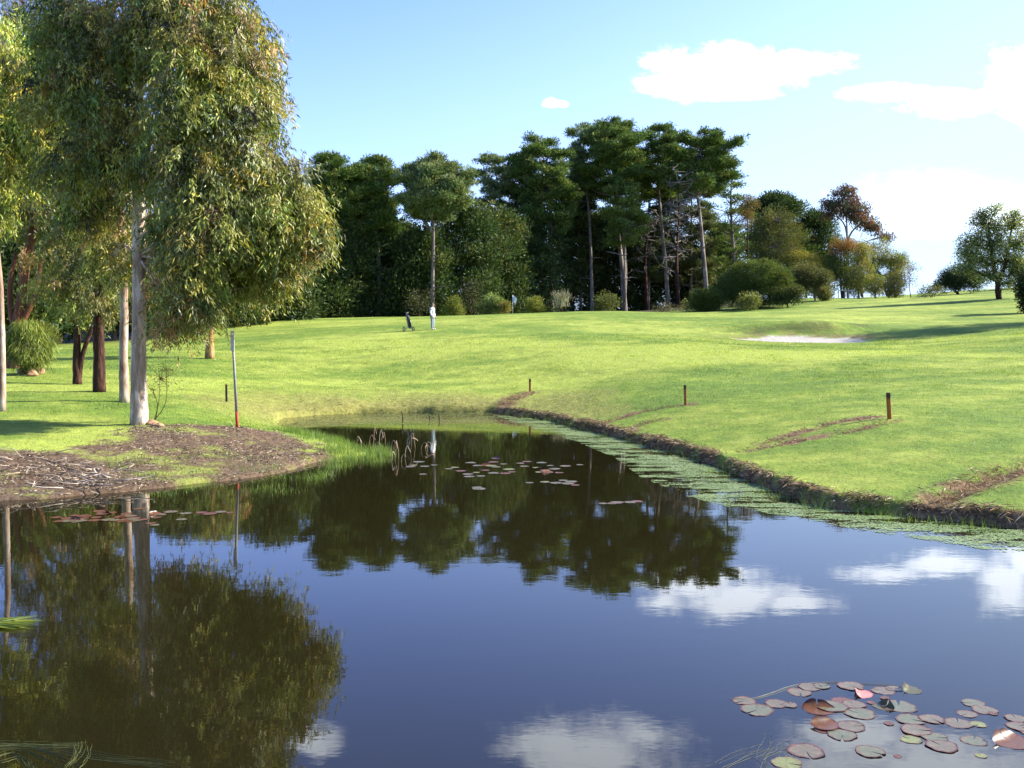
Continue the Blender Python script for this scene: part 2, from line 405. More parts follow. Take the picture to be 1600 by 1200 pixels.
b2 = N_(nt, 'ShaderNodeBump'); b2.inputs['Strength'].default_value = .5; b2.inputs['Distance'].default_value = .25
L.new(noise(1.6, 4, .6), b2.inputs['Height']); L.new(b2.outputs[0], b.inputs['Normal'])
L.new(b.outputs[0], p.inputs['Normal']); L.new(p.outputs[0], out.inputs[0])
me.materials.append(m)
go = bpy.data.objects.new('ground', me); COL.objects.link(go)
tag(go, 'rolling golf course turf with muddy pond margins and a sand bunker', 'ground', kind='structure')

# ------------------------------------------------------------------ water
m, nt, ns, L = newmat('pond_water')
out = N_(nt, 'ShaderNodeOutputMaterial'); p = N_(nt, 'ShaderNodeBsdfPrincipled'); p.inputs['Roughness'].default_value = .015
p.inputs['Base Color'].default_value = (.011, .0095, .0032, 1); p.inputs['IOR'].default_value = 1.36
tc = N_(nt, 'ShaderNodeTexCoord')
b = N_(nt, 'ShaderNodeBump'); b.inputs['Strength'].default_value = 1; b.inputs['Distance'].default_value = .0007
L.new(noise(2.2, 3, .55, mscale=(.8, 1.5, 1)), b.inputs['Height'])
b2 = N_(nt, 'ShaderNodeBump'); b2.inputs['Strength'].default_value = 1; b2.inputs['Distance'].default_value = .00008
L.new(noise(14, 2, .5, mscale=(.7, 1.6, 1)), b2.inputs['Height']); L.new(b.outputs[0], b2.inputs['Normal'])
L.new(b2.outputs[0], p.inputs['Normal']); L.new(p.outputs[0], out.inputs[0])
g = G(); xs = [-27, 24]; ys = [2.5, 40]
g.add([(xs[0], ys[0], 0), (xs[1], ys[0], 0), (xs[1], ys[1], 0), (xs[0], ys[1], 0)], [(0, 1, 2, 3)])
tag(g.build('pond_water', m), 'still dark pond water mirroring trees, clouds and blue sky', 'water', kind='structure')

# ------------------------------------------------------------------ trees
def cvar(base, N, j=.18, hue=.12):
    base = np.asarray(base, float)
    k = 1+rng.normal(size=(N, 1))*j
    h = rng.normal(size=(N, 1))*hue
    return np.clip(base*k*np.concatenate([1+h, np.ones((N, 1)), 1-h*.5], 1), .004, .9)
def pick(cols, N, w=None):
    cols = np.array(cols); idx = rng.choice(len(cols), N, p=w); return cols[idx]
def strand_leaves(g, cc, spec, centre):
    M = len(cc); S_ = spec.get('strands', 7); n_ = spec['n']//S_
    ccol = cvar(pick(spec['cols'], M, spec.get('w')), M, spec.get('cj', .15), spec.get('ch', .08))
    q = np.repeat(cc, S_, 0); col = np.repeat(ccol, S_, 0)*(1+rng.normal(size=(M*S_, 1))*.15)
    outw = q-centre; outw[:, 2] *= .3; outw = nrm(outw+rng.normal(size=outw.shape)*.9*np.linalg.norm(outw, axis=1, keepdims=True).clip(.3, 2))
    outw[:, 2] = np.abs(outw[:, 2])*.6
    Ls = rng.uniform(.35, .95, (M*S_, 1)); dr = rng.uniform(.5, 1.15, (M*S_, 1))
    q = q+rng.normal(size=q.shape)*[.16, .16, .14]
    t = rng.random((M*S_, n_))**.8
    base = q[:, None]+outw[:, None]*(Ls*.55)[:, None]*t[..., None]-np.array([0, 0, 1.])*(Ls*dr)[:, None]*(t**1.8)[..., None]
    base = (base+rng.normal(size=base.shape)*[.045, .045, .03]).reshape(-1, 3); N = len(base)
    d = nrm(np.array([0, 0, -1.0])+rng.normal(size=(N, 3))*[.55, .55, .35]+np.repeat(outw, n_, 0)*.35)
    c_ = np.clip(np.repeat(col, n_, 0)*(1+rng.normal(size=(N, 1))*.2), .004, .9)
    leaves(g, base, d, rng.uniform(*spec['ln'], N), rng.uniform(*spec['wd'], N), c_)
def clump_leaves(g, cc, spec, up=None):
    """cc: clump centres (M,3). spec keys: kind,n,sig,ln,wd,cols,w"""
    M = len(cc); n_ = spec['n']; N = M*n_
    sg = np.array(spec['sig'])
    base = np.repeat(cc, n_, 0)
    ccol = np.repeat(cvar(pick(spec['cols'], M, spec.get('w')), M, spec.get('cj', .15), spec.get('ch', .08)), n_, 0)
    col = np.clip(ccol*(1+rng.normal(size=(N, 1))*.16), .004, .9)
    off = rng.normal(size=(N, 3))
    off = off/np.maximum(1, np.linalg.norm(off, axis=1, keepdims=True)/1.9)*sg
    k = spec['kind']
    if k == 'hang':
        d = nrm(np.array([0, 0, -1.0])+rng.normal(size=(N, 3))*[.42, .42, .35]+nrm(off)*[.3, .3, 0])
    elif k == 'tuft':
        d = nrm(nrm(off)*.8+np.array([0, 0, .55])+rng.normal(size=(N, 3))*.4)
    elif k == 'up':
        d = nrm(np.array([0, 0, 1.0])+rng.normal(size=(N, 3))*.4)
    else:
        d = nrm(nrm(off)*.7+rng.normal(size=(N, 3))*.6)
    leaves(g, base+off, d, rng.uniform(*spec['ln'], N), rng.uniform(*spec['wd'], N), col)
def lobe_clumps(c, r, M, shell=.5, low=1.0):
    d = nrm(rng.normal(size=(M, 3))); d[:, 2] = np.where(d[:, 2] < 0, d[:, 2]*low, d[:, 2])
    rr = rng.random((M, 1))**shell
    return np.asarray(c)+d*rr*np.asarray(r)
def make_tree(name, label, cat, base, trunks, lobes, spec, bark, group=None, limb=.05, twig=.012, sides=9, shell=.45, limb_col=None, twigs=True, low=1.0, extra=None, zmin=-99):
    """lobes: (centre xyz, radii xyz, clumps[, spec]) in world space; trunks: (pts, radii)"""
    root = empty(name, base, label, cat, group)
    gt = G(); gc = G(); nodes = []
    for pts, rad in trunks:
        sp_ = smooth_path(pts, 5); rr = np.interp(np.linspace(0, 1, len(sp_)), np.linspace(0, 1, len(rad)), rad)
        jit = rng.normal(size=(len(sp_), 3))*rr[:, None]*.035; jit[0] = 0
        tube(gt, sp_+jit, rr, sides)
        nodes += [(p_, r_) for p_, r_ in zip(sp_, rr)]
    NP = np.array([a[0] for a in nodes]); NR = np.array([a[1] for a in nodes])
    for lb in lobes:
        c, r, M = np.asarray(lb[0], float), np.asarray(lb[1], float), lb[2]
        s_ = lb[3] if len(lb) > 3 else spec
        dz = np.maximum(0, NP[:, 2]-c[2]+.35*np.linalg.norm(NP[:, :2]-c[:2], axis=1))
        k = int(np.argmin(np.linalg.norm(NP-c, axis=1)+dz*3+50*(NP[:, 2] < zmin)))
        a = NP[k]; ra = min(NR[k]*.6, limb)
        mid = (a+c)/2+np.array([0, 0, .12*np.linalg.norm(c-a)])*rng.uniform(-.3, 1)+rng.normal(size=3)*.05*np.linalg.norm(c-a)
        lp = smooth_path([a, mid, c], 4)
        tube(gt, lp, np.linspace(ra, ra*.35, len(lp)), 5)
        cc = lobe_clumps(c, r, M, shell, low)
        if twigs:
            for q_ in cc[::twigs if isinstance(twigs, int) and twigs > 1 else 1]:
                o_ = lp[rng.integers(len(lp)//2, len(lp))]
                mm = (o_+q_)/2+rng.normal(size=3)*.06*np.linalg.norm(q_-o_)
                tube(gt, [o_, mm, q_], [twig*1.5, twig, twig*.6], 3, cap=False)
        if s_.get('strands'): strand_leaves(gc, cc, s_, c)
        else: clump_leaves(gc, cc, s_)
    if extra: extra(gt, gc, NP)
    gt.build('trunk', bark, root, smooth=True, off=base)
    gc.build('crown', spec['mat'], root, off=base)
    return root
def plobe(px, py, d, rx, ry, M, rd=None, spec=None):
    k = d/F; c = at(px, py, d)
    t = (c, (rx*k, (rd if rd else (rx+ry)*.5)*k, ry*k), M)
    return t+(spec,) if spec else t

GUM = dict(strands=8, kind='hang', n=136, sig=(.21, .21, .38), ln=(.11, .21), wd=(.022, .040), cj=.38, ch=.14, mat=M_gum,
    cols=[(.15,.18,.035), (.22,.24,.045), (.31,.29,.06), (.085,.115,.030), (.32,.19,.08), (.25,.23,.12)], w=[.27,.25,.2,.16,.05,.07])
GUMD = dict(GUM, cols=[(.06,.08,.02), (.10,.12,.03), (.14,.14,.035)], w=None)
GUMY = dict(GUM, cols=[(.27,.32,.05), (.36,.37,.06), (.17,.21,.04)], w=None)
# --- the big gum
bb = ground(218, 666); bb[1] = 25.5; bb = np.array([at(218, 666, 25.5)[0], 25.5, zat(at(218, 666, 25.5)[0], 25.5)-.05])
tk = [bb]+[at(x, y, 25.5) for x, y in [(217,600),(217,540),(218,480),(217,400),(217,330),(218,250),(216,180),(218,100),(214,20),(208,-90),(214,-220)]]
lb = [plobe(a[0]-(10 if a[0] > 370 and a[1] > 250 else 0), a[1]-(26 if a[1] > 250 else 8)-(10 if a[0] > 370 and a[1] > 400 else 0), *a[2:]) for a in [
 (300,-120,25.5,130,90,60),(180,-130,26,130,90,60),(250,-230,25.5,100,80,45),
 (325,20,25,95,70,62),(375,75,25.5,52,60,34),(390,130,25,48,50,34),(370,205,25,58,55,42),(340,120,24.6,70,70,50),(290,70,23.8,62,60,34),
 (255,30,24.6,60,70,34),(160,30,25.2,75,80,55),(140,120,25.4,70,80,50),(160,210,25,62,75,50),(120,290,25.6,70,60,40),
 (290,180,24,62,65,44),(300,270,24,70,60,52),(370,290,24.8,75,55,60),(430,285,25.2,42,42,30),(455,330,25,50,50,46),(490,385,25,34,32,26),(505,388,25.2,20,18,10),
 (440,390,25,55,50,50),(380,360,24.2,70,60,60),(320,370,23.8,62,60,50),(285,330,24,50,50,32),(435,440,26,46,34,34),(395,430,26.2,52,44,42),
 (340,435,26,52,48,42),(295,440,24,42,48,34),(290,500,24.3,40,34,28),(268,525,24.5,30,26,14),(305,505,26.2,24,18,8),(380,470,26.3,40,22,16),(428,480,26,20,18,7),
 (222,290,24.6,34,26,16),(205,90,24.6,30,26,16),(222,40,24.5,40,30,20),(100,60,25,60,70,40),(90,180,25.2,60,70,36),(340,40,25,60,50,34),(405,180,24.8,32,46,24),(350,180,24.2,50,50,34),(325,470,26.4,36,22,16),
 (160,330,26,50,60,34),(178,410,26.5,34,44,18),(250,110,26.6,60,60,30),(245,420,26.6,50,60,26),(255,250,26.6,60,60,30),(180,270,24.6,26,40,12),(250,380,24.2,22,30,8)]]
make_tree('gum_tree', 'tallest gum with pale straight trunk and weeping olive crown on the muddy bank', 'gum tree', bb, [(tk, [.235,.20,.185,.175,.165,.155,.14,.12,.10,.085,.06,.03])], lb, GUM, B_gum, 'gum trees on the left bank', .045, .008, 14, zmin=at(0, 400, 25.5)[2])

def base_at(px, d, dz=-.05):
    x = at(px, 600, d)[0]; return np.array([x, d, zat(x, d)+dz])
# --- second pale trunk
def simple_gum(px, d, path, rads, lobes, name, label, bark, spec=GUM, group='gum trees on the left bank', more=None):
    b_ = base_at(px, d)
    tr = [([b_]+[at(x, y, d) for x, y in path], rads)]
    if more: tr += [([at(x, y, d) for x, y in pp], rr) for pp, rr in more]
    return make_tree(name, label, 'gum tree', b_, tr, [plobe(*a) for a in lobes], spec, bark, group, .06, .009, 10)
simple_gum(194, 31, [(193,560),(194,500),(193,430),(190,380),(186,300),(180,200),(175,100)], [.16,.13,.125,.12,.11,.09,.06,.03],
 [(150,260,31,70,60,34),(200,200,32,80,70,38),(120,180,31.5,70,60,34),(150,100,31,80,70,34),(160,340,32,45,45,18),(215,300,32.5,60,60,26)],
 'gum_tree', 'slender gum with patchy pinkish trunk just left of and behind the tallest gum', B_gum2, GUM)
simple_gum(155, 34, [(155,560),(154,520),(155,470),(150,420),(145,330),(150,230)], [.22,.19,.18,.18,.15,.11,.05],
 [(60,40,35,90,70,44),(150,60,35,90,80,44),(230,100,35.5,80,80,30),(110,150,35,80,70,40),(150,420,34,50,30,24),(130,380,34.5,60,50,34),(180,400,34.5,50,50,26),(150,470,33.6,38,20,12),(110,320,34,70,60,34),(190,330,35,60,60,26),(60,250,35,70,60,34),(150,230,35,60,60,26)],
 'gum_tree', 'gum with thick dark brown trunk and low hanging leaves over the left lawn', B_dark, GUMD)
simple_gum(121, 37, [(120,560),(121,520),(124,480),(122,440),(118,390)], [.17,.14,.12,.1,.09,.05],
 [(120,430,37,48,34,28),(150,450,36.6,30,25,16),(95,400,37.4,55,45,32),(130,480,36.6,26,18,10),(90,450,38,40,30,22)],
 'gum_tree', 'small gum forking into two thin brown stems on the left lawn', B_dark, GUM,
 more=[([(123,590),(128,560),(135,535),(142,515),(148,480)], [.1,.09,.08,.07,.04])])
# --- red barked one with forked stems
simple_gum(22, 43, [(20,560),(24,520),(34,470),(38,430),(45,390),(58,340),(66,290)], [.3,.27,.25,.22,.2,.19,.15,.1],
 [(60,300,43,60,50,40),(30,330,43,50,40,30),(100,340,43,50,40,30),(20,230,44,80,70,40),(90,200,44,80,70,44),(60,120,44,90,70,48),(70,20,44,90,70,48),(0,100,44,60,60,30),(-40,60,44,80,80,36),(20,-60,44,90,80,40)],
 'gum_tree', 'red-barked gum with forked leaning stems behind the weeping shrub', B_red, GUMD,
 more=[([(26,520),(18,490),(16,450),(20,420),(24,395)], [.15,.13,.12,.1,.06]), ([(28,510),(42,488),(56,455),(62,420),(70,390),(86,372),(100,365)], [.16,.14,.12,.11,.1,.07,.04])])
# --- left edge tree with yellow green foliage
simple_gum(2, 28, [(3,560),(2,500),(0,440),(-6,380),(-12,300),(-15,200)], [.11,.095,.085,.08,.07,.06,.04],
 [(20,110,27.5,50,40,40),(45,170,27.5,42,40,40),(20,220,27.5,52,45,44),(-10,160,27.5,60,60,40),(60,240,27.8,28,30,18),(15,280,27.6,50,30,26),(-20,60,28,60,50,30),(6,330,27.8,20,16,6)],
 'gum_tree', 'gum at the left edge with sunlit yellow-green leaves and thin grey trunk', B_gum2, GUMY)
# --- orange trunk on fairway
simple_gum(328, 50, [(328,520),(329,480),(325,430),(330,380)], [.24,.18,.15,.12,.05],
 [(320,470,50,38,20,16),(350,440,50.5,45,30,22),(300,430,50,45,30,20),(330,400,50,50,30,24)],
 'gum_tree', 'gum standing alone on the fairway edge with orange stringy trunk', B_orange, GUM)

# --- pines
PINE = dict(kind='tuft', n=38, sig=(.27,.27,.14), ln=(.24,.48), wd=(.06,.12), mat=M_pine, cols=[(.07,.115,.025), (.105,.15,.032), (.048,.085,.022), (.16,.185,.045)], w=[.35,.3,.25,.1], cj=.2)
PINEL = dict(PINE, n=44, cols=[(.13,.17,.06), (.16,.19,.08), (.09,.13,.045)], w=None)
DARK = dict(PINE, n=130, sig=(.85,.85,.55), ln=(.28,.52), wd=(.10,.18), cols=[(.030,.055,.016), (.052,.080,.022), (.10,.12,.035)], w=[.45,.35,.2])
def pine(px, d, top, xl, xr, lo, label, bend=(), pads=26, spec=PINE, rad=.28, flat=.20, name='pine_tree', bark=None, low_dead=8, profile='umb', group='tall pines behind the green', fork=None, Mc=15, CP=3):
    """px trunk foot column, top/lo rows of crown, xl/xr columns of crown edges"""
    b_ = base_at(px, d, -.1); k = d/F
    xt = (xl+xr)/2
    tp = [b_]+[at(x, y, d+rng.uniform(-.5, .5)) for x, y in bend]+[at(xt+(px-xt)*.25, top+12, d)]
    rads = np.linspace(rad, rad*.18, len(tp))
    trunks = [(tp, rads)]
    if fork: trunks.append(([at(x, y, d+.8) for x, y in fork], np.linspace(rad*.8, rad*.2, len(fork))))
    W_ = (xr-xl)/2*k; zt = at(xt, top, d)[2]; zl = at(xt, lo, d)[2]
    xc = at(xt, 500, d)[0]
    lobes = []; limbs = []; tws = []; tips = []
    sp0 = smooth_path(tp, 5)
    pads = int(pads*(1.25 if spec is not DARK else 1.2))
    for i_ in range(pads):
        t = (i_+rng.random())/pads
        if profile == 'umb': w = (math.sin(math.pi*(.14+.72*t**.9)))**.6
        elif profile == 'cone': w = 1.05*(1-t)**.8+.08
        else: w = (math.sin(math.pi*(.2+.72*t)))**.5
        z = zl+(zt-zl)*t*.97
        az = i_*2.4+rng.uniform(-.4, .4)
        rr_ = W_*w*rng.uniform(.35, 1.08)*(.55 if t > .92 else 1)
        tx = np.interp(z, sp0[:, 2], sp0[:, 0])
        mixx = .5*tx+.5*xc
        c = np.array([mixx+math.cos(az)*rr_, d+math.sin(az)*rr_*.9, z-.25+rng.normal()*.2])
        if profile == 'umb':
            rise = rng.uniform(.15, .55)*rr_
            ax_ = np.array([tx+rng.normal()*.1, d+rng.normal()*.1, c[2]-rise])
            lp_ = smooth_path([ax_, ax_*.5+c*.5+np.array([0, 0, -.12*rr_]), c], 4); limbs.append(lp_)
            nsub = 3+int(rr_*2.1)
            for j_ in range(nsub):
                f_ = .38+.62*(j_+rng.random())/nsub
                o_ = ax_+(c-ax_)*f_; sl_ = rng.uniform(.18, .42)*rr_*(1.15-f_*.5)+.25
                a2 = az+(1 if j_ % 2 else -1)*rng.uniform(.35, 1.25)
                e_ = o_+np.array([math.cos(a2)*sl_, math.sin(a2)*sl_, sl_*rng.uniform(-.05, .6)])
                tws.append((o_, e_)); tips.append(e_)
                if sl_ > .8: tips.append(o_*.45+e_*.55)
            tips.append(c)
        else:
            pr = max(W_*rng.uniform(.16, .36), .8)
            lobes.append((c, (pr*1.15, pr*1.15, pr*flat), max(6, int(Mc*1.5*pr*pr/2.2))))
    def dead(gt, gc, NP):
        for lp_ in limbs: tube(gt, lp_, np.linspace(rad*.33, rad*.1, len(lp_)), 5, cap=False)
        for o_, e_ in tws: tube(gt, [o_, (o_+e_)/2+rng.normal(size=3)*.06, e_], [.045, .03, .015], 3, cap=False)
        if tips:
            T_ = np.array(tips); T_ = np.repeat(T_, CP, 0)+rng.normal(size=(len(T_)*CP, 3))*[.30, .30, .15]
            clump_leaves(gc, T_, spec)
        for i_ in range(low_dead):
            z = rng.uniform(b_[2]+3, max(zl+2, b_[2]+5)); kk = int(np.argmin(abs(NP[:, 2]-z))); a = NP[kk]
            az = rng.uniform(0, 6.28); l_ = rng.uniform(.8, 2.8)
            e = a+np.array([math.cos(az)*l_, math.sin(az)*l_, rng.uniform(-.5, .9)])
            tube(gt, [a, (a+e)/2+rng.normal(size=3)*.15, e], [.06, .045, .015], 4, cap=False)
    return make_tree(name, label, 'pine tree' if 'pine' in name else 'tree', b_, trunks, lobes, spec, bark or B_pine, group, rad*.38, .03, 8, .5, twigs=3, low=.5, extra=dead)
pine(525,104,237,468,556,345,'pine rising just right of the weeping gum crown, leftmost tall pine',[(524,420),(526,340)],30)
pine(594,106,240,548,632,365,'dark layered pine second from left, beside the airy forked pine',[(592,420),(588,340),(585,290)],32)
pine(676,103,243,622,735,335,'airy pale pine with V shaped forked limbs and open crown',[(676,420),(677,360),(672,310)],30,PINEL,.24,.34,fork=[(677,365),(655,335),(640,310),(632,285)],Mc=11)
pine(790,124,237,735,796,318,'thin leaning pine with small lopsided crown left of the broad dark pine',[(788,400),(784,330),(778,290)],12,PINEL,.24,.32,Mc=12)
pine(862,122,214,783,895,352,'broad dark pine with heavy flat layers left of the tallest pines',[(860,400),(860,320),(854,270)],34,rad=.34,Mc=17)
pine(925,128,190,885,935,300,'very slender pale pine with thin greyish tip',[(924,420),(920,330),(912,260)],16,PINEL,.22,.42,bark=B_pale,Mc=12)
pine(976,126,183,905,1008,300,'tallest pine of all with twin trunks under an umbrella top',[(972,420),(965,350),(960,280)],36,rad=.36,bark=B_pine,fork=[(975,470),(977,420),(974,350),(978,290)],Mc=16)
pine(1044,130,191,990,1064,300,'straight pine between the twin-trunked pine and the crooked-topped pine',[(1040,420),(1032,330),(1028,270)],24,rad=.32,Mc=16)
pine(1104,124,201,1040,1158,290,'pine with bare curving trunk and wide flat crown, rightmost of the tall row',[(1101,420),(1094,340),(1087,270)],30,rad=.34,bark=B_pine,Mc=14)
pine(975,122,285,945,1010,380,'shorter bushy pine in front of the twin trunks',[(976,400)],16,dict(PINE,cols=[(.12,.16,.035),(.16,.20,.04),(.08,.12,.03)],w=None),.2,.55,name='pine_tree',Mc=18)
pine(1148,132,258,1112,1172,470,'dense narrow pine leafy almost to the ground beside the curving trunk',[(1146,400),(1142,320)],34,PINE,.3,.4,profile='full',Mc=14)
pine(1215,150,301,1168,1250,440,'dark dense pine beyond the olive gum, flat ragged top',[(1215,400)],30,DARK,.3,.5,profile='full',Mc=12,group='pines behind the right hand gums')
pine(1272,152,330,1238,1306,450,'dark dense pine sloping down toward the reddish gum',[(1272,400)],28,DARK,.3,.5,profile='full',Mc=12,group='pines behind the right hand gums')
MID = dict(PINE, cols=[(.07,.10,.03), (.10,.125,.04), (.05,.075,.025)], w=None)
pine(908,135,246,868,950,420,'pine filling in behind the slender pale pine',[(906,420),(904,330)],30,MID,.24,name='pine_tree')
pine(1012,137,236,962,1066,430,'pine filling in between the twin trunks and the straight pine',[(1014,420),(1014,330)],34,MID,.26,name='pine_tree')
pine(1078,138,262,1038,1128,440,'greyish pine behind the dead grey tree',[(1080,420),(1080,340)],30,dict(MID,cols=[(.11,.125,.055),(.09,.11,.04)]),.24,name='pine_tree')
pine(560,116,268,520,606,420,'pine filling in between the two leftmost tall pines',[(560,420),(560,340)],28,MID,.24,name='pine_tree')
pine(820,128,262,776,862,430,'pine filling in between the leaning pine and the broad dark pine',[(820,420),(820,340)],28,MID,.24,name='pine_tree')
# dead grey tree among the pines
def dead_tree(px, d, top, w, label, seed):
    r_ = np.random.default_rng(seed)
    b_ = base_at(px, d, -.1); root = empty('dead_tree', b_, label, 'dead tree')
    g = G(); tp = smooth_path([b_, at(px-2, 400, d), at(px+2, (top+400)/2, d), at(px, top, d)], 6)
    tube(g, tp, np.linspace(.26, .04, len(tp)), 7); g.build('trunk', B_dark, root, smooth=True, off=b_)
    g2 = G(); k = d/F
    for i_ in range(46):
        a = tp[r_.integers(4, len(tp))]; az = r_.uniform(0, 6.28); l_ = r_.uniform(.4, 1)*w*k
        e = a+np.array([math.cos(az)*l_, math.sin(az)*l_, l_*r_.uniform(-.2, .7)])
        m_ = (a+e)/2+r_.normal(size=3)*.25
        tube(g2, [a, m_, e], [.07, .05, .02], 4, cap=False)
        for j_ in range(6):
            o_ = m_+(e-m_)*r_.random(); e2 = o_+r_.normal(size=3)*[.7, .7, .5]
            tube(g2, [o_, (o_+e2)/2+r_.normal(size=3)*.1, e2], [.035, .025, .012], 3, cap=False)
    g2.build('branch_network', B_pale, root, off=b_)
dead_tree(1059, 121, 285, 34, 'dead grey leafless tree tangled among the pine trunks', 5)
dead_tree(1010, 132, 330, 26, 'small bare grey tree between two straight pine trunks', 9)
# dark backing trees, leafy to the ground
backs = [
 (20,62,330,-40,80,'dark tree behind the red-barked gum at far left'),(95,68,380,50,140,'dark tree showing between left trunks, above the lawn edge'),
 (180,72,350,120,240,'dark tree directly behind the slender patchy gum'),(265,76,340,215,320,'dark tree behind the hanging leaves of the tallest gum'),
 (345,82,330,290,400,'dark tree beyond the orange-trunked gum'),(425,90,300,370,480,'dark tree behind the right tips of the weeping gum'),
 (500,100,325,455,545,'dark tree under the leftmost tall pine'),(545,108,350,505,590,'dark tree between the two leftmost tall pines'),(620,112,345,580,660,'dark tree left of the airy forked pine trunk'),
 (655,108,360,620,700,'dark tree behind the standing golfer'),(735,112,318,690,785,'dark rounded tree right of the airy forked pine'),(775,118,325,735,820,'dark tree behind the leaning thin pine'),
 (825,124,350,785,870,'dark tree behind the golf flag'),(895,130,318,850,935,'dark tree between broad pine and slender pale pine'),(945,134,330,915,990,'dark tree behind the twin trunks'),
 (1005,136,350,975,1040,'dark tree right of the twin trunks'),(1075,138,380,1035,1110,'low dark tree behind the dead grey tree'),(1125,138,350,1095,1165,'dark tree behind the curving bare trunk')]
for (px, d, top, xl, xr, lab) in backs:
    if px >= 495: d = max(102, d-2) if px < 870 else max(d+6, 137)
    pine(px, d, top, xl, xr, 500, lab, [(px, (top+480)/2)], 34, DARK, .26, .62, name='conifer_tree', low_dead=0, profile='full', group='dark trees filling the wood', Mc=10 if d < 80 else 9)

# --- gums and shrubs on the right
def SP(cols, n=120, s=.38, ln=(.12, .24), wd=(.05, .09), kind='ball', w=None, cj=.15, mat=None):
    return dict(kind=kind, n=n, sig=(s, s, s*.8), ln=ln, wd=wd, mat=mat or M_bush, cols=cols, w=w, cj=cj)
def bush(px, d, lobes, label, spec, name='shrub', cat='shrub', stems=3, group=None, bark=None, rad=.05, shell=.3, twigs=3, path=None, low=1.0):
    b_ = base_at(px, d, -.05); tr = []
    LB = [plobe(*a) for a in lobes]; LB = [(l_[0], l_[1], int(l_[2]*1.8))+tuple(l_[3:]) for l_ in LB]
    if path: tr = [([b_]+[at(x, y, d) for x, y in pp], np.linspace(rad, rad*.4, len(pp)+1)) for pp in path]
    else:
        for i_ in range(stems):
            c = LB[i_ % len(LB)][0]; tr.append(([b_+rng.normal(size=3)*[.08, .08, 0], (b_+c)/2+rng.normal(size=3)*.1, c+rng.normal(size=3)*.2], [rad, rad*.7, rad*.3]))
    return make_tree(name, label, cat, b_, tr, LB, spec, bark or B_dark, group, rad*.6, rad*.15+.003, 7, shell, twigs=twigs, low=low)
OL = SP([(.10,.12,.03),(.14,.15,.035),(.075,.095,.025)], kind='tuft')
bush(1213, 122, [(1213,345,122,30,20,26),(1190,370,122,22,22,18),(1235,372,122,22,24,20),(1212,385,121,36,28,34),(1185,405,122,18,20,12),(1242,405,122,16,20,12)],
     'rounded olive gum with pale forked stems behind the largest round bush', OL, 'gum_tree', 'gum tree', group='gums at the right of the wood', bark=B_pale, rad=.2, twigs=2,
     path=[[(1213,430),(1205,395),(1195,360)], [(1212,430),(1218,390),(1222,350)], [(1212,440),(1228,400),(1240,370)]])
bush(1166, 128, [(1168,318,128,14,10,10),(1163,340,128,14,14,10)], 'brownish-topped gum poking out beside the dense narrow pine', SP([(.20,.14,.05),(.14,.12,.04)]), 'gum_tree', 'gum tree', group='gums at the right of the wood', rad=.14, path=[[(1168,400),(1168,340)]])
RD = SP([(.16,.09,.06),(.20,.10,.07),(.10,.09,.05),(.07,.08,.04)], n=52, s=.40, ln=(.24,.42), wd=(.09,.15), kind='hang')
bush(1323, 135, [(1320,303,135,18,13,16),(1300,322,135,18,12,14),(1338,322,135,20,14,16),(1318,330,134,22,12,14),(1352,345,135,20,9,12),(1366,356,135,16,7,9),(1384,370,135,10,5,5),(1293,332,135,12,7,7),(1345,338,134,16,9,9)],
     'tall slim gum with reddish-brown layered crown and thin bare trunk', RD, 'gum_tree', 'gum tree', group='gums at the right of the wood', bark=B_pale, rad=.17, twigs=1,
     path=[[(1324,400),(1323,350),(1320,310)], [(1324,380),(1345,350),(1362,350)], [(1323,365),(1306,335)]])
bush(1315, 118, [(1316,384,118,18,14,18,None,SP([(.32,.12,.04),(.25,.14,.04),(.12,.14,.03)])),(1312,410,118,20,24,34),(1318,432,118,20,18,24)],
     'dark green rounded tree with orange-red new leaves on top', SP([(.055,.085,.022),(.08,.11,.025)]), 'gum_tree', 'gum tree', group='gums at the right of the wood', rad=.15)
bush(1345, 120, [(1346,392,120,16,18,20),(1344,420,120,16,24,22),(1342,445,120,18,14,12)], 'yellow-green upright tree right of the orange-topped tree', SP([(.24,.26,.04),(.17,.21,.035),(.30,.24,.06)]), 'gum_tree', 'gum tree', group='gums at the right of the wood', rad=.13)
bush(1385, 124, [(1365,408,124,20,16,20),(1392,404,124,20,14,20),(1410,410,124,10,12,8),(1380,430,124,34,20,38),(1372,385,125,20,10,8)],
     'wide yellow-green tree, rightmost in the clump beside the bright gap of sky', SP([(.22,.25,.04),(.16,.20,.035),(.28,.27,.05)]), 'gum_tree', 'gum tree', group='gums at the right of the wood', rad=.14)
bush(1258, 119, [(1258,405,119,24,10,16)], 'low yellowish tree peeping over the olive bush', SP([(.24,.22,.04),(.17,.18,.03)]), 'shrub', 'shrub', rad=.08)
FINE = SP([(.085,.125,.025),(.11,.15,.03),(.06,.095,.02)], n=120, s=.28, ln=(.12,.24), wd=(.04,.07), kind='tuft')
bush(1185, 98, [(1185,432,98,48,24,120),(1150,446,98,28,22,50),(1215,445,98,22,22,40),(1180,462,98,56,16,70)],
     'largest dark green dome shaped bush in front of the wood', FINE, group='round bushes along the wood edge', rad=.1, shell=.2, twigs=0)
bush(1105, 97, [(1105,468,97,26,15,50),(1100,478,97,28,8,24)], 'low rounded bush between the curving pine trunk and the largest dome bush', FINE, group='round bushes along the wood edge', shell=.2, twigs=0)
bush(1171, 94, [(1171,470,94,16,10,24),(1165,478,94,14,6,10)], 'small light yellow-green shrub in front of the largest dome bush', SP([(.16,.19,.05),(.21,.23,.06)], n=40, s=.25), rad=.03)
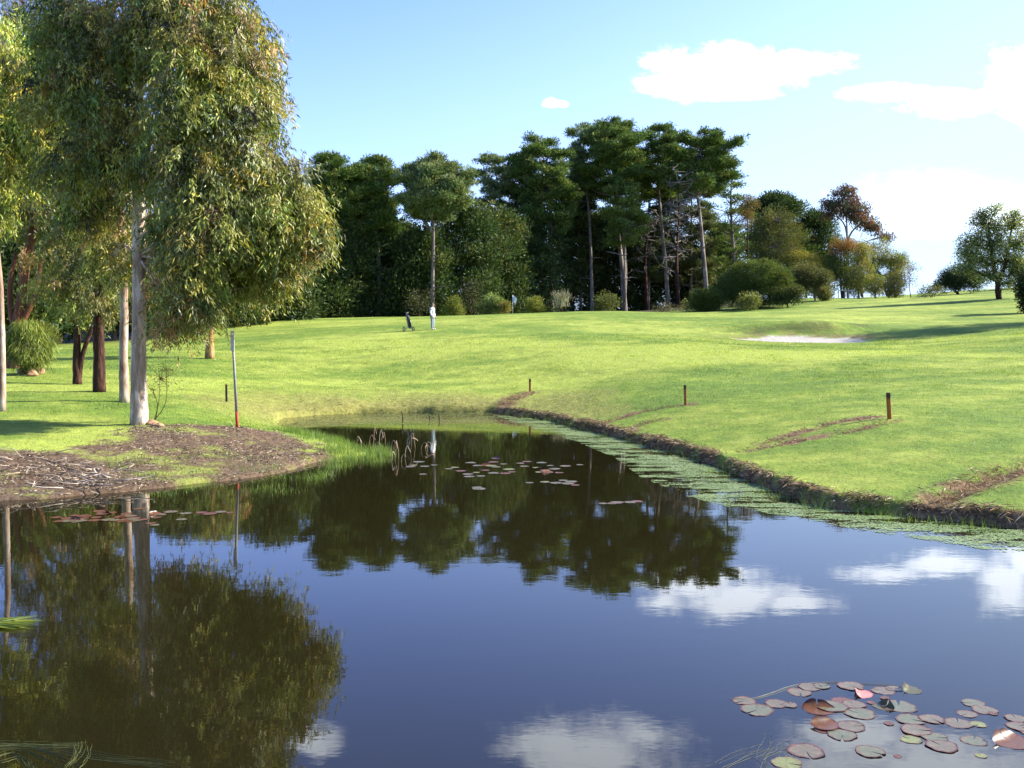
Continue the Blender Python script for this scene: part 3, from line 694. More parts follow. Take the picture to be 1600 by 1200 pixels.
bush(1272, 104, [(1262,430,104,28,16,40),(1285,440,104,14,14,16),(1245,440,104,16,14,18)], 'olive spreading bush with a short pale trunk right of the largest dome bush', SP([(.085,.10,.035),(.11,.12,.04)]), 'shrub', 'shrub', rad=.12, path=[[(1273,458),(1268,435)],[(1274,458),(1284,440)]], bark=B_pale)
bush(1230, 96, [(1238,460,96,14,10,18),(1222,462,96,10,9,10)], 'little crooked tree casting shade under the olive bush', SP([(.07,.09,.025),(.09,.12,.03)]), 'small_tree', 'small tree', rad=.07, path=[[(1229,474),(1222,462)],[(1231,474),(1240,462)]])
bush(1288, 103, [(1288,460,103,9,9,12)], 'small olive shrub just right of the short pale trunk', SP([(.12,.13,.04),(.15,.16,.05)], s=.25), rad=.03)
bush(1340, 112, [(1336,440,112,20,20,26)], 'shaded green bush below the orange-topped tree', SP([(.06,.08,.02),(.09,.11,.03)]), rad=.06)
bush(1366, 108, [(1366,445,108,12,16,16)], 'slender yellow-green shrub beside the white posts', SP([(.18,.21,.04),(.23,.24,.05)], s=.28), rad=.04)
bush(1397, 106, [(1398,444,106,17,16,36),(1394,456,106,13,12,16)], 'round olive-brown bush left of the thin bare sapling', SP([(.14,.14,.045),(.10,.12,.035)], n=50, s=.28, kind='tuft'), rad=.06, shell=.25)
BR = SP([(.16,.12,.10),(.12,.10,.07)], n=14, s=.3, ln=(.12,.2), wd=(.04,.07))
bush(1421, 106, [(1420,425,106,10,12,12),(1428,420,106,9,9,8),(1422,440,106,12,10,8)], 'thin sparse sapling with purplish-grey twigs beside the sky gap', BR, 'sapling', 'sapling', rad=.05, twigs=1, path=[[(1421,450),(1420,425)]])
bush(1453, 100, [(1453,455,100,18,9,18)], 'low grey-green bush on the slope left of the dark round tree', SP([(.10,.12,.06),(.14,.16,.08)], n=30, s=.25), rad=.04, twigs=1)
bush(1495, 108, [(1500,432,108,24,18,44),(1485,440,108,16,16,20),(1520,440,108,14,14,16)], 'dark glossy round tree left of the big spreading tree', SP([(.035,.06,.02),(.05,.08,.022)]), 'small_tree', 'small tree', rad=.12, path=[[(1493,455),(1490,440)],[(1497,455),(1505,440)]])
BT = SP([(.20,.25,.09),(.27,.32,.10),(.14,.19,.07),(.33,.36,.13)], n=60, s=.32, ln=(.16,.28), wd=(.05,.09), cj=.3)
bush(1558, 90, [(1540,352,90,26,16,20),(1578,350,90,26,16,20),(1520,378,90,20,16,18),(1552,380,90,26,18,26),(1592,380,90,22,20,20),(1526,405,90,22,14,18),(1568,408,90,28,16,26),(1510,396,90,12,12,10),(1596,418,90,20,16,18),(1545,430,90,24,12,14),(1536,334,90,10,6,6),(1556,326,90,9,5,5),(1585,332,90,8,5,4),(1578,440,90,18,10,10),(1505,418,90,10,7,6)],
     'big spreading grey-green tree on the right hand slope', BT, 'gum_tree', 'tree', rad=.26, twigs=1, path=[[(1558,440),(1550,400),(1545,355)], [(1559,445),(1572,410),(1578,370)]], bark=B_dark)
bush(1599, 74, [(1603,440,74,8,22,16),(1604,468,74,8,18,12)], 'dark narrow shrub cut off by the right edge', SP([(.03,.05,.015),(.05,.07,.02)], s=.25), rad=.04)
bush(1598, 112, [(1600,425,112,30,16,24)], 'dark tree low behind the big spreading tree', SP([(.035,.055,.02)]), 'small_tree', 'small tree', rad=.08)
bush(1478, 112, [(1470,448,112,10,8,8)], 'small dark shrub at the foot of the dark round tree', SP([(.04,.06,.025)], s=.25), rad=.03)
# off-frame trees whose shadows cross the bunker and slope
bush(1800, 66, [(1800,330,66,75,55,50),(1810,265,66,60,45,40),(1850,240,66,60,55,40),(1760,400,66,50,40,30)], 'tree standing beyond the right edge whose shade reaches the bunker', BT, 'gum_tree', 'tree', rad=.2, twigs=3)
bush(1720, 78, [(1720,440,78,40,26,24),(1750,430,78,40,26,20)], 'lower tree beyond the right edge shading the upper slope', BT, 'gum_tree', 'tree', rad=.15, twigs=3)
# edge of the green
YG = SP([(.17,.20,.03),(.22,.24,.04),(.12,.16,.03)], n=50, s=.22, ln=(.12,.22), wd=(.035,.06))
E_ = 'shrubs along the back of the green'
bush(710, 96, [(711,474,96,8,14,22),(705,484,96,10,8,12),(717,484,96,8,9,12)], 'cone shaped sunlit shrub right of the golfer', YG, group=E_, rad=.03)
bush(765, 98, [(770,470,98,11,11,18),(780,480,98,10,10,16),(758,480,98,12,8,14)], 'wide bright green shrub halfway between golfer and flag', SP([(.13,.19,.05),(.19,.26,.08)], n=46, s=.25), group=E_, rad=.03)
bush(790, 97, [(789,480,97,9,9,18)], 'small orange-tipped shrub just left of the flag', SP([(.24,.20,.06),(.17,.18,.04)], n=46, s=.2), group=E_, rad=.03)
bush(836, 98, [(836,474,98,11,10,20),(836,482,98,13,7,14)], 'rounded yellow-green shrub right of the flag', YG, group=E_, rad=.03)
bush(878, 99, [(878,470,99,13,10,14)], 'pale silvery spiky shrub at the back of the green', SP([(.26,.28,.22),(.20,.22,.17)], n=30, s=.28, kind='up', ln=(.3,.6), wd=(.03,.05)), group=E_, rad=.03)
bush(950, 100, [(950,472,100,18,12,26),(940,480,100,14,7,12)], 'broad olive shrub under the slender pale pine', SP([(.09,.11,.03),(.12,.14,.04)], n=40, s=.3), group=E_, rad=.03)
bush(1074, 100, [(1074,478,100,9,8,10)], 'tiny pale shrub left of the low rounded bush', SP([(.17,.18,.07)], n=30, s=.2), group=E_, rad=.02)
bush(1040, 103, [(1040,482,103,16,7,12),(1065,484,103,12,5,8)], 'low dry scrub at the foot of the straight pine', SP([(.13,.12,.06),(.10,.10,.05)], n=30, s=.3), group=E_, rad=.02)
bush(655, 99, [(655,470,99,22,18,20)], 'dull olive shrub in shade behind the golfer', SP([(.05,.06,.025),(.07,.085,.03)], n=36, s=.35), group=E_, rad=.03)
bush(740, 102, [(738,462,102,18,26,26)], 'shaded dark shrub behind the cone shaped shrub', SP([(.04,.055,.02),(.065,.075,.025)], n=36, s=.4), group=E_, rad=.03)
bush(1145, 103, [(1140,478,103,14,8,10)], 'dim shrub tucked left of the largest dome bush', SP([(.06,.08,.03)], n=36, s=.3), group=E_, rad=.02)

# --- weeping shrub left
WS = SP([(.17,.22,.04),(.24,.29,.05),(.10,.14,.03)], n=70, s=.22, cj=.3, kind='hang', ln=(.25,.5), wd=(.015,.03))
bush(45, 40, [(46,518,40,16,16,20),(32,535,40,14,18,14),(60,538,40,14,20,16),(45,552,39.6,22,16,18)], 'weeping green shrub with long hanging strands left of the lawn trunks', WS, 'weeping_shrub', 'shrub', rad=.05)
bush(58, 44, [(60,530,44,22,24,30),(40,545,44,24,18,16)], 'feathery yellow-green shrub behind the weeping shrub', SP([(.16,.19,.03),(.21,.23,.035)], n=46, s=.22, kind='tuft', ln=(.15,.3), wd=(.02,.035)), rad=.04)
WSP = SP([(.14,.17,.06),(.17,.19,.07)], n=10, s=.18, ln=(.08,.14), wd=(.010,.018))
bush(243, 26.5, [(252,590,26.5,22,20,14),(262,575,26.5,16,16,8),(240,610,26.3,10,16,6)], 'wispy little sapling beside the base of the tallest gum', WSP, 'sapling', 'sapling', rad=.012, twigs=1)

# ------------------------------------------------------------------ grass blades and litter
def scatter_frustum(N, d0, d1, x0=-60, x1=1660):
    d = np.sqrt(rng.uniform(d0*d0, d1*d1, N)); px = rng.uniform(x0, x1, N)
    return (px-800)/F*d, d
def blade_mesh(name, x, y, h, w, col, label, cat, mat=M_grass, z=None, lean=.35):
    z = H(x, y) if z is None else z
    g = G(); N = len(x); az = rng.uniform(0, 2*math.pi, N)
    side = np.stack([np.cos(az), np.sin(az), np.zeros(N)], 1)
    d = nrm(np.stack([rng.normal(size=N)*lean, rng.normal(size=N)*lean, np.ones(N)], 1))
    c = np.stack([x, y, z-.004], 1); h = h[:, None]; w = w[:, None]
    v = np.stack([c-side*w/2, c+side*w/2, c+d*h], 1).reshape(-1, 3)
    g.add(v, None, np.arange(N*3).reshape(-1, 3), np.repeat(col, 3, 0))
    return tag(g.build(name, mat), label, cat, kind='stuff')
x, y = scatter_frustum(360000, 14.5, 62)
keep = rng.random(len(x)) < np.clip((26/y)**.8, 0, 1)
x, y = x[keep], y[keep]
s = sdist(x, y, pond); mk = mudmask(x, y); sm = strawmask(x, y)
keep = (s > .12) & (rng.random(len(x)) > mk*.9) & (rng.random(len(x)) > sm*.93) & ~((((x-BUNK[0])/4.8)**2+((y-BUNK[1])/2.8)**2) < 1)
x, y = x[keep], y[keep]
ro = roughmask(x, y)[:, None]; gv = grassval(x, y)
c = np.stack([np.interp(gv, [0, .35, .65, 1], k_) for k_ in ((.12,.22,.33,.47), (.24,.36,.45,.61), (.035,.05,.075,.11))], 1)
c = c*(1+rng.normal(size=(len(x), 1))*.15)
c = c*(1-.6*ro)+np.array([.36,.34,.10])*.6*ro
lush = sstep(.62, .75, fbm(x*.5+40, y*.5, 90, 3))
h = rng.uniform(.025, .055, len(x))*(1+1.2*lush)*(y/26)**.3
blade_mesh('lawn_grass', x, y, h, rng.uniform(.006, .012, len(x))*(y/22), np.clip(c, .01, .8), 'short bright green mown grass covering the fairway slopes', 'grass', lean=.5)
# dry straw matting along the cut banks and ditches
def straw_strip(name, lines, N, width, label, hh=.12, cols=((.42,.29,.16), (.28,.18,.10), (.58,.44,.28), (.14,.085,.05)), drop=0., ln=(.08, .3)):
    g = G(); P = []
    for line in lines:
        line = np.array([p_[:2] for p_ in line]); sl = np.linalg.norm(np.diff(line, axis=0), axis=1)
        t = rng.uniform(0, sl.sum(), int(N*sl.sum())); cs = np.concatenate([[0], np.cumsum(sl)])
        px_ = np.interp(t, cs, line[:, 0]); py_ = np.interp(t, cs, line[:, 1]); P.append(np.stack([px_, py_], 1))
    P = np.concatenate(P); P = P+rng.normal(size=P.shape)*width
    lum = fbm(P[:, 0]*2.5, P[:, 1]*2.5, 55, 3)
    k = rng.random(len(P)) < 2.6*(lum-.26)
    P = P[k]; z = H(P[:, 0], P[:, 1]); N_p = len(P)
    ok = z > -.1; P = P[ok]; z = z[ok]; N_p = len(P)
    c_ = np.stack([P[:, 0], P[:, 1], z+rng.uniform(0, hh, N_p)**1.0*fbm(P[:, 0]*2, P[:, 1]*2, 17, 2)], 1)
    d_ = nrm(rng.normal(size=(N_p, 3))*[1, 1, .35]-np.array([0, 0, drop]))
    leaves(g, c_, d_, rng.uniform(*ln, N_p), rng.uniform(.006, .016, N_p), cvar(pick(cols, N_p), N_p, .2, .06))
    return tag(g.build(name, M_straw), label, 'dry grass', kind='stuff')
straw_strip('dry_bank_grass', [[(a[0]+.14, a[1]+.14) for a in RIGHT_LINE]], 1500, .11, 'matted dry brown grass on the cut edge of the right bank', .12, ((.50,.36,.22), (.30,.20,.11), (.66,.52,.34), (.12,.075,.04), (.26,.27,.07), (.07,.05,.03)), drop=.35, ln=(.05, .22))
straw_strip('dry_ditch_grass', [T_A, T_D], 900, .20, 'brown dead grass lining the drain by the first and last stakes', .08)
straw_strip('dry_track_grass', [T_B, T_B2, T_C, T_C2], 420, .14, 'thin brown strips of dead grass trailing from the stakes', .04, ln=(.05, .16))
straw_strip('far_shore_grass', [[wat(*p) for p in [(450,652)]+FAR_SHORE+[(800,648)]]], 420, .22, 'short rough dry grass along the far shore', .08, ((.26,.25,.09), (.16,.13,.07), (.34,.30,.16), (.10,.12,.03)), ln=(.08, .22))
# leaf litter and twigs on the mud
lo_, hi_ = mudpoly.min(0), mudpoly.max(0)
P = rng.uniform(lo_, hi_, (60000, 2)); P = P[(mudmask(P[:, 0], P[:, 1]) > .3) & (sdist(P[:, 0], P[:, 1], pond) > .05)]
P = P[rng.random(len(P)) < .15+.85*sstep(.4, .7, fbm(P[:, 0]*1.4, P[:, 1]*1.4, 61, 3))]
g = G(); N = len(P)
c_ = np.stack([P[:, 0], P[:, 1], H(P[:, 0], P[:, 1])+rng.uniform(.003, .025, N)], 1)
leaves(g, c_, nrm(rng.normal(size=(N, 3))*[1, 1, .25]), rng.uniform(.03, .11, N), rng.uniform(.008, .022, N), cvar(pick([(.42,.33,.23),(.28,.18,.11),(.14,.095,.06),(.56,.47,.36),(.10,.065,.045)], N), N, .2, .05))
tag(g.build('leaf_litter', M_straw), 'pale fallen gum leaves and bark scraps over the muddy bank', 'leaf litter', kind='stuff')
x, y = scatter_frustum(5200, 16, 62)
k = (sdist(x, y, pond) > .4) & (rng.random(len(x)) < .15+roughmask(x, y)+.35*(fbm(x*.4, y*.4, 77, 3) > .55)); x, y = x[k], y[k]
g = G(); N = len(x); c_ = np.stack([x, y, H(x, y)+.04], 1)
leaves(g, c_, nrm(rng.normal(size=(N, 3))*[1, 1, .3]), rng.uniform(.03, .08, N)*(y/25)**.5, rng.uniform(.015, .03, N)*(y/25)**.5, cvar(pick([(.62,.56,.38),(.42,.28,.14),(.66,.62,.5)], N), N, .15, .05))
tag(g.build('lawn_litter', M_straw), 'scattered fallen leaves and clover flowers on the lawn', 'leaf litter', kind='stuff')
# pale dead twigs
g = G()
for i_ in range(120):
    if i_ < 90: px, py = rng.normal(130, 42), rng.normal(752, 10)
    else: px, py = rng.uniform(-40, 110), rng.normal(722, 6)
    py = min(py, 776)
    a = ground(px, py, 14, 40); a[2] += rng.uniform(.0, .10)
    L_ = rng.uniform(.15, .75); az = rng.normal(.15, .55)+(math.pi if rng.random() < .5 else 0)
    e = a+np.array([math.cos(az)*L_, math.sin(az)*L_*.7, rng.uniform(-.02, .14)])
    e[2] = max(e[2], zat(e[0], e[1])+.01)
    r0 = rng.uniform(.005, .016)
    tube(g, smooth_path([a, (a+e)/2+rng.normal(size=3)*[.11, .10, .04], e], 3), np.linspace(r0, r0*.4, 7), 5, cvar([(.52,.43,.33) if rng.random() < .5 else (.30,.23,.16)], 1, .3, .05)[0])
tag(g.build('twig_litter', col_mat('bleached_twig', .8, .2), smooth=True), 'tangle of bleached dead twigs and roots at the water edge of the left bank', 'twigs', kind='stuff')
# marsh grass on the spit
def tufts(name, spots, label, cat, hgt=(.15, .4), n=60, sp=.12, cols=((.20,.34,.05), (.28,.42,.07), (.14,.25,.04)), kind='stuff', wd=(.006, .012), lean=.3):
    X_, Y_ = [], []
    for (a, b_) in spots:
        X_.append(a+rng.normal(size=n)*sp); Y_.append(b_+rng.normal(size=n)*sp*1.2)
    x = np.concatenate(X_); y = np.concatenate(Y_); z = np.maximum(H(x, y), -.02)
    N = len(x)
    o = blade_mesh(name, x, y, rng.uniform(*hgt, N), rng.uniform(*wd, N), cvar(pick(cols, N), N, .18, .08), label, cat, z=z, lean=lean)
    if kind != 'stuff': o['kind'] = kind
    return o
sps = [wat(rng.uniform(455, 612), 0)[:2]*0+wat(px, py)[:2] for px, py in zip(rng.uniform(450, 600, 60), rng.uniform(683, 722, 60))]
sps = [wat(px, 716-(px-530)*.08+rng.normal()*6)[:2] for px in rng.uniform(505, 605, 34)]+[wat(px, 690+rng.normal()*5+(px-450)*.12)[:2] for px in rng.uniform(445, 540, 30)]
tufts('marsh_grass', sps, 'bright green marsh grass on the tip of the muddy spit', 'grass', (.10, .28), 70, .13)
sps = [wat(px, py)[:2] for px, py in zip(rng.uniform(180, 480, 16), np.interp(np.linspace(180, 480, 16), [180, 480], [772, 732]))]+[ground(*p)[:2] for p in [(245,745),(240,752),(300,735),(330,745),(420,735),(400,742),(440,735),(300,715),(180,725),(250,720),(350,712)]]
tufts('bank_weeds', sps, 'small green weeds dotted over the left mud bank', 'weeds', (.05, .16), 50, .16)
o = tufts('grass_tuft', [wat(498, 747)[:2], wat(488, 750)[:2], wat(512, 743)[:2]], 'spiky green grass tuft standing in the water off the left bank', 'grass tuft', (.12, .3), 60, .09, kind='thing', lean=.6)
sps = []
for i_ in range(len(RIGHT_SHORE)-1):
    a, b_ = wat(*RIGHT_SHORE[i_]), wat(*RIGHT_SHORE[i_+1])
    for t in rng.random(5): q_ = a+(b_-a)*t; sps.append((q_[0]-rng.uniform(.0, .35), q_[1]-rng.uniform(.05, .4)))
tufts('water_grass', sps, 'thin green water grass along the foot of the right bank', 'grass', (.08, .26), 16, .12, wd=(.005, .009))

# pond scum: many tiny floating leaves
def algae(name, N, poly, label, col, size, dens, seed):
    poly = np.array([wat(*p)[:2] for p in poly]); lo, hi = poly.min(0), poly.max(0)
    P = rng.uniform(lo, hi, (N, 2)); s_ = sdist(P[:, 0], P[:, 1], poly)
    f = .6*fbm(P[:, 0]*.9, P[:, 1]*3.6, seed, 4)+.4*fbm(P[:, 0]*4, P[:, 1]*14, seed+40, 3)
    edge = np.clip(-s_/1.0, 0, 1)
    k = (s_ < 0) & (rng.random(N) < sstep(.49, .59, f+.13*edge)*dens) & (sdist(P[:, 0], P[:, 1], pond) < .06)
    P = P[k]; N = len(P); g = G()
    a = np.arange(5)/5*2*math.pi; r = rng.uniform(*size, N)
    ring = np.stack([np.cos(a), np.sin(a)*.8], 1)
    ph = rng.uniform(0, 6.28, N)
    v = np.zeros((N, 5, 3)); v[:, :, 0] = P[:, None, 0]+r[:, None]*np.cos(a[None]+ph[:, None]); v[:, :, 1] = P[:, None, 1]+r[:, None]*np.sin(a[None]+ph[:, None])
    v[:, :, 2] = .004+rng.uniform(0, .006, (N, 1))
    i5 = np.arange(N)[:, None]*5
    t = np.concatenate([i5+np.array([[0, 1, 2]]), i5+np.array([[0, 2, 3]]), i5+np.array([[0, 3, 4]])])
    g.add(v.reshape(-1, 3), None, t, np.repeat(cvar(np.array(col)[0]+(np.array(col)[2]-np.array(col)[0])*fbm(P[:, 0]*3, P[:, 1]*6, 91, 3)[:, None] if len(col) > 2 else pick(col, N), N, .05, .02), 5, 0))
    return tag(g.build(name, M_algae), label, 'algae', kind='stuff')
M_algae = leaf_mat('floating_weed', .15, .10, .35, (1, 1, .6))
algae('pond_algae', 620000, [(770,648),(850,656),(950,681),(1071,712),(1180,756),(1300,794),(1600,826),(1720,845),(1700,888),(1500,852),(1330,826),(1240,808),(1150,796),(1070,775),(1000,745),(960,715),(900,690),(840,672)],
      'pale green algae floating in a band along the right bank', [(.17,.26,.08),(.34,.46,.18),(.36,.46,.22)], (.008, .017), 1.0, 13)
algae('far_weed', 26000, [(450,652),(560,646),(760,645),(800,650),(840,664),(700,663),(560,665),(470,668)], 'thin floating weed in the far corner of the pond', [(.24,.22,.08),(.20,.27,.07)], (.015, .035), .45, 29)

# ------------------------------------------------------------------ lily pads
M_pad = col_mat('lily_pad', .36, .25, .5, 22)
def pad_mesh(seed, palette, curl=0.):
    r_ = np.random.default_rng(seed); g = G(); n_ = 26
    a0 = .03+r_.random()*.10; a = np.linspace(a0, 2*math.pi-a0, n_)
    rings = [0., .45, .82, .93, 1.0]; v = []; c = []
    ph = r_.uniform(0, 6.28, 3)
    for k, rr in enumerate(rings):
        for j, t in enumerate(a):
            w = 1+.05*math.sin(3*t+ph[0])+.03*math.sin(7*t+ph[1])
            z = .006+.030*rr**4*max(0, math.sin(2*t+ph[2]))+.010*rr**4*math.sin(9*t+ph[0])*(rr > .9)
            xx, yy = math.cos(t)*rr*w, math.sin(t)*rr*w
            if curl: 
                m_ = max(0, xx+.1); z += curl*m_*m_*1.1; xx -= curl*1.1*m_*m_
            v.append((xx, yy, z))
            b0 = np.array(palette[0])*(1-rr*.5)+np.array(palette[1])*rr*.5
            if rr > .9: b0 = np.array(palette[2])*(1 if r_.random() < .6 else 2.4)
            c.append(b0*(1+r_.normal()*.12))
    q = [(k*n_+j, (k+1)*n_+j, (k+1)*n_+j+1, k*n_+j+1) for k in range(4) for j in range(n_-1)]
    g.add(v, q, None, np.clip(np.array(c), .01, .9))
    o = g.build('lily_pad', M_pad, smooth=True); me_ = o.data; bpy.data.objects.remove(o); return me_
PK = ((.155,.135,.085), (.22,.15,.09), (.07,.022,.012)); PG = ((.14,.15,.085), (.20,.17,.10), (.08,.035,.02)); PB = ((.13,.06,.025), (.19,.07,.025), (.06,.02,.014)); PY = ((.22,.24,.08), (.20,.21,.07), (.11,.07,.03)); PO = ((.09,.085,.02), (.12,.10,.02), (.05,.035,.015)); PR = ((.15,.07,.04), (.20,.075,.045), (.08,.02,.014))
flat = {k: [pad_mesh(i*7+s, p_) for s in range(3)] for i, (k, p_) in enumerate({'pink': PK, 'green': PG, 'brown': PB, 'yellow': PY, 'red': PR}.items())}
curled = {'brown': pad_mesh(91, PB, .34), 'olive': pad_mesh(92, PO, .42), 'pink': pad_mesh(93, PK, .2)}
near = [(200,240,60,'pink'),(265,285,85,'green'),(365,255,62,'pink'),(430,262,38,'pink'),(530,172,60,'pink'),(478,198,62,'pink'),(590,168,42,'green'),(735,168,66,'pink'),(690,240,52,'red'),(640,270,78,'green'),
 (780,305,78,'green'),(748,258,60,'pink'),(895,190,60,'pink'),(950,180,42,'pink'),(975,268,88,'green'),(735,368,74,'pink'),(610,382,62,'brown'),(690,412,74,'green'),(1030,335,72,'green'),(1140,333,62,'pink'),
 (1060,388,78,'pink'),(1155,425,66,'green'),(1190,468,80,'pink'),(1350,440,66,'green'),(1272,352,72,'pink'),(1370,358,42,'yellow'),(1345,252,58,'green'),(1402,286,64,'pink'),(1315,306,52,'pink'),(1560,330,56,'pink'),
 (1575,370,62,'pink'),(510,492,94,'pink'),(415,552,78,'yellow'),(830,496,74,'green'),(1035,435,54,'yellow'),(1385,515,30,'yellow'),(1640,400,60,'pink'),(925,355,26,'brown'),(968,518,22,'brown'),(835,250,22,'red'),(905,228,24,'brown'),(1445,305,24,'brown')]
rows = {}
for a in near: rows.setdefault(0 if a[1] < 215 else 1 if a[1] < 280 else 2 if a[1] < 345 else 3 if a[1] < 400 else 4, []).append(a)
RN = ['back row', 'second row', 'middle row', 'fourth row', 'front row']
ORD = ['first', 'second', 'third', 'fourth', 'fifth', 'sixth', 'seventh', 'eighth', 'ninth', 'tenth', 'eleventh', 'twelfth', 'thirteenth', 'fourteenth', 'fifteenth', 'sixteenth']
DESC = {'pink': 'pinkish mottled', 'green': 'pale grey-green', 'brown': 'dark brown', 'yellow': 'yellow-green', 'red': 'reddish'}
def place_pad(me_, px, py, r, label, group, z=0, rot=None):
    o = bpy.data.objects.new('lily_pad', me_); COL.objects.link(o)
    w = wat(px, py); o.location = (w[0], w[1], z); o.scale = (r, r, r)
    o.rotation_euler = (0, 0, rng.uniform(0, 6.28) if rot is None else rot)
    return tag(o, label, 'lily pad', group)
for ri, rl in rows.items():
    for k, (zx, zy, hw, c_) in enumerate(sorted(rl)):
        px, py = 1100+zx/3.2, 1020+zy/3.2; r = hw/3.2/F*wat(px, py)[1]
        place_pad(flat[c_][k % 3], px, py, r, f'{DESC[c_]} lily pad, {ORD[k]} from left in the {RN[ri]} of near patch', 'near lily patch', .001+.0015*(k % 4))
place_pad(curled['olive'], 1421, 1078, .10, 'folded dark olive lily leaf standing up at the back of the near patch', 'near lily patch', rot=2.6)
place_pad(curled['brown'], 1279, 1108, .13, 'curled rusty brown lily leaf left of centre in near patch', 'near lily patch', rot=1.5)
place_pad(curled['brown'], 1288, 1134, .11, 'rolled red-brown lily leaf lying over a pale pad in the near patch', 'near lily patch', .01, rot=1.9)
place_pad(curled['brown'], 1578, 1158, .15, 'upturned orange-brown lily leaf at the right end of the near patch', 'near lily patch', rot=2.2)
place_pad(curled['olive'], 1382, 1104, .09, 'dark half-sunk lily leaf right of the coral leaf in the near patch', 'near lily patch', rot=.4)
# the flower
place_pad(pad_mesh(97, ((.62,.26,.22), (.66,.24,.20), (.30,.08,.06)), .4), 1345, 1084, .10, 'coral pink folded lily leaf among the back pads of the near patch', 'near lily patch', rot=2.9)
# middle and left patches
PM = 'lily pads scattered over the middle of the pond'
mid = [(760,735),(775,730),(795,733),(745,738),(730,741),(720,735),(745,728),(770,722),(785,726),(770,740),(800,738),(820,729),(838,731),(850,735),(868,733),(885,728),(860,727),(845,724),(875,738),(825,722),(842,737),(812,724),
 (735,745),(750,744),(647,728),(665,729),(680,726),(640,729),(700,733),(710,731),(660,740),(655,722),(870,754),(885,756),(893,752),(898,758),(826,755),(851,754),(880,751),(745,762),(748,763),(942,786),(955,787),(965,786),(985,785),(997,784),(735,723),(765,728),(790,740),(905,726)]
for k, (px, py) in enumerate(mid):
    sz = rng.uniform(.08, .14); c_ = rng.choice(['green', 'pink', 'green', 'red', 'yellow'])
    if px < 715: lab = 'small flat lily pad drifting between the dead reeds and the mid-pond patch'
    elif px > 930: lab = 'pale lily pad in the short isolated line near the right reflections'
    elif py > 748: lab = 'lily pad in the small loose cluster just in front of the mid-pond patch'
    else: lab = 'lily pad crowded in the mid-pond patch where pale and red leaves mix'
    place_pad(flat[c_][k % 3], px+rng.uniform(-2, 2), py+rng.uniform(-1, 1), sz, lab, PM, .001+.001*(k % 5))
for k, (px, py) in enumerate([(842,731),(760,727),(775,716),(856,738)]):
    place_pad(curled['brown'] if k else curled['pink'], px, py, .13, ['upturned pink-edged lily leaf amid the mid-pond patch', 'curled orange lily leaf at the left of the mid-pond patch', 'small curled leaf at the back of the mid-pond patch', 'raised red lily leaf in the front of the mid-pond patch'][k], PM)
PL = 'red lily pads off the left bank'
for k in range(46):
    t = rng.random(); px = 85+t*190+rng.normal()*8; py = np.interp(px, [60, 300], [811, 808])+rng.normal()*6.5
    if k > 40: px, py = [(290,802),(315,801),(328,803),(345,800),(360,801)][k-41]
    c_ = rng.choice(['red', 'brown', 'pink', 'green', 'red'])
    place_pad(flat[c_][k % 3], px, py, rng.uniform(.07, .125), 'small flat pad in the line trailing right of the left reddish patch' if k > 40 else 'small reddish lily pad in the patch off the left bank', PL, .001+.001*(k % 5))
for k, (px, py, l_) in enumerate([(188,808,'bright red raised lily leaf by the pale trunk reflection'), (115,813,'raised red-brown leaf at the left of the reddish patch'), (243,803,'dark red curled leaves right of the pale trunk reflection'), (172,801,'yellowish curled leaf at the back of the reddish patch')]):
    place_pad(curled['brown'], px, py, .11, l_, PL, rot=k*1.3)
# floating grass clump at left edge
g = G(); c0 = wat(-8, 976); N = 190
a = np.clip(rng.normal(0, .22, N), -.5, .5)
c_ = np.stack([c0[0]+rng.uniform(-.1, .05, N), c0[1]+rng.uniform(-.10, .10, N), rng.uniform(.005, .045, N)], 1)
leaves(g, c_, nrm(np.stack([np.cos(a), np.sin(a)*.8, rng.normal(0, .04, N)], 1)), rng.uniform(.2, .46, N), rng.uniform(.008, .016, N), cvar(pick([(.30,.40,.07),(.42,.50,.14),(.20,.30,.05)], N), N, .15, .06))
tag(g.build('floating_grass', M_grass), 'bright green floating grass clump cut off by the left edge', 'grass tuft', kind='thing')
# weed threads at the bottom left and around the near patch
def threads(name, lines, label, col, n_=7, spread=.05, r=.004, seed=1):
    r_ = np.random.default_rng(seed); g = G()
    for line in lines:
        P_ = smooth_path([wat(*p) for p in line], 8)
        for k in range(n_):
            off = r_.normal(size=2)*spread; wv = np.cumsum(r_.normal(size=(len(P_), 2))*spread*.12, 0)
            Q_ = P_.copy(); Q_[:, 0] += off[0]+wv[:, 0]; Q_[:, 1] += off[1]+wv[:, 1]; Q_[:, 2] = .002
            tube(g, Q_, r*r_.uniform(.5, 1.2), 4, col)
    return tag(g.build(name, M_straw), label, 'water weed', kind='stuff')
threads('weed_threads', [[(-20,1170),(40,1168),(90,1185),(120,1200)], [(-20,1160),(60,1163),(128,1163)], [(128,1162),(126,1180),(112,1200)], [(-10,1185),(20,1180),(50,1205)], [(60,1168),(160,1185),(260,1196)]],
        'faint green weed threads floating in the bottom left corner of the water', (.16,.18,.06), 9, .035, .0012)
threads('weed_scum', [[(1138,1092),(1175,1092),(1205,1084),(1240,1072),(1290,1067),(1340,1069),(1400,1072)]], 'thin whitish scum line curving round the back of the near lily patch', (.30,.32,.26), 5, .010, .0013, 4)
threads('weed_swirl', [[(1213,1195),(1210,1180),(1222,1168),(1240,1160)], [(1210,1150),(1215,1165),(1205,1185),(1212,1200)], [(1120,1198),(1160,1180),(1200,1168)]], 'pale weed strands swirling left of the front pad', (.20,.22,.14), 5, .05, .0010, 6)

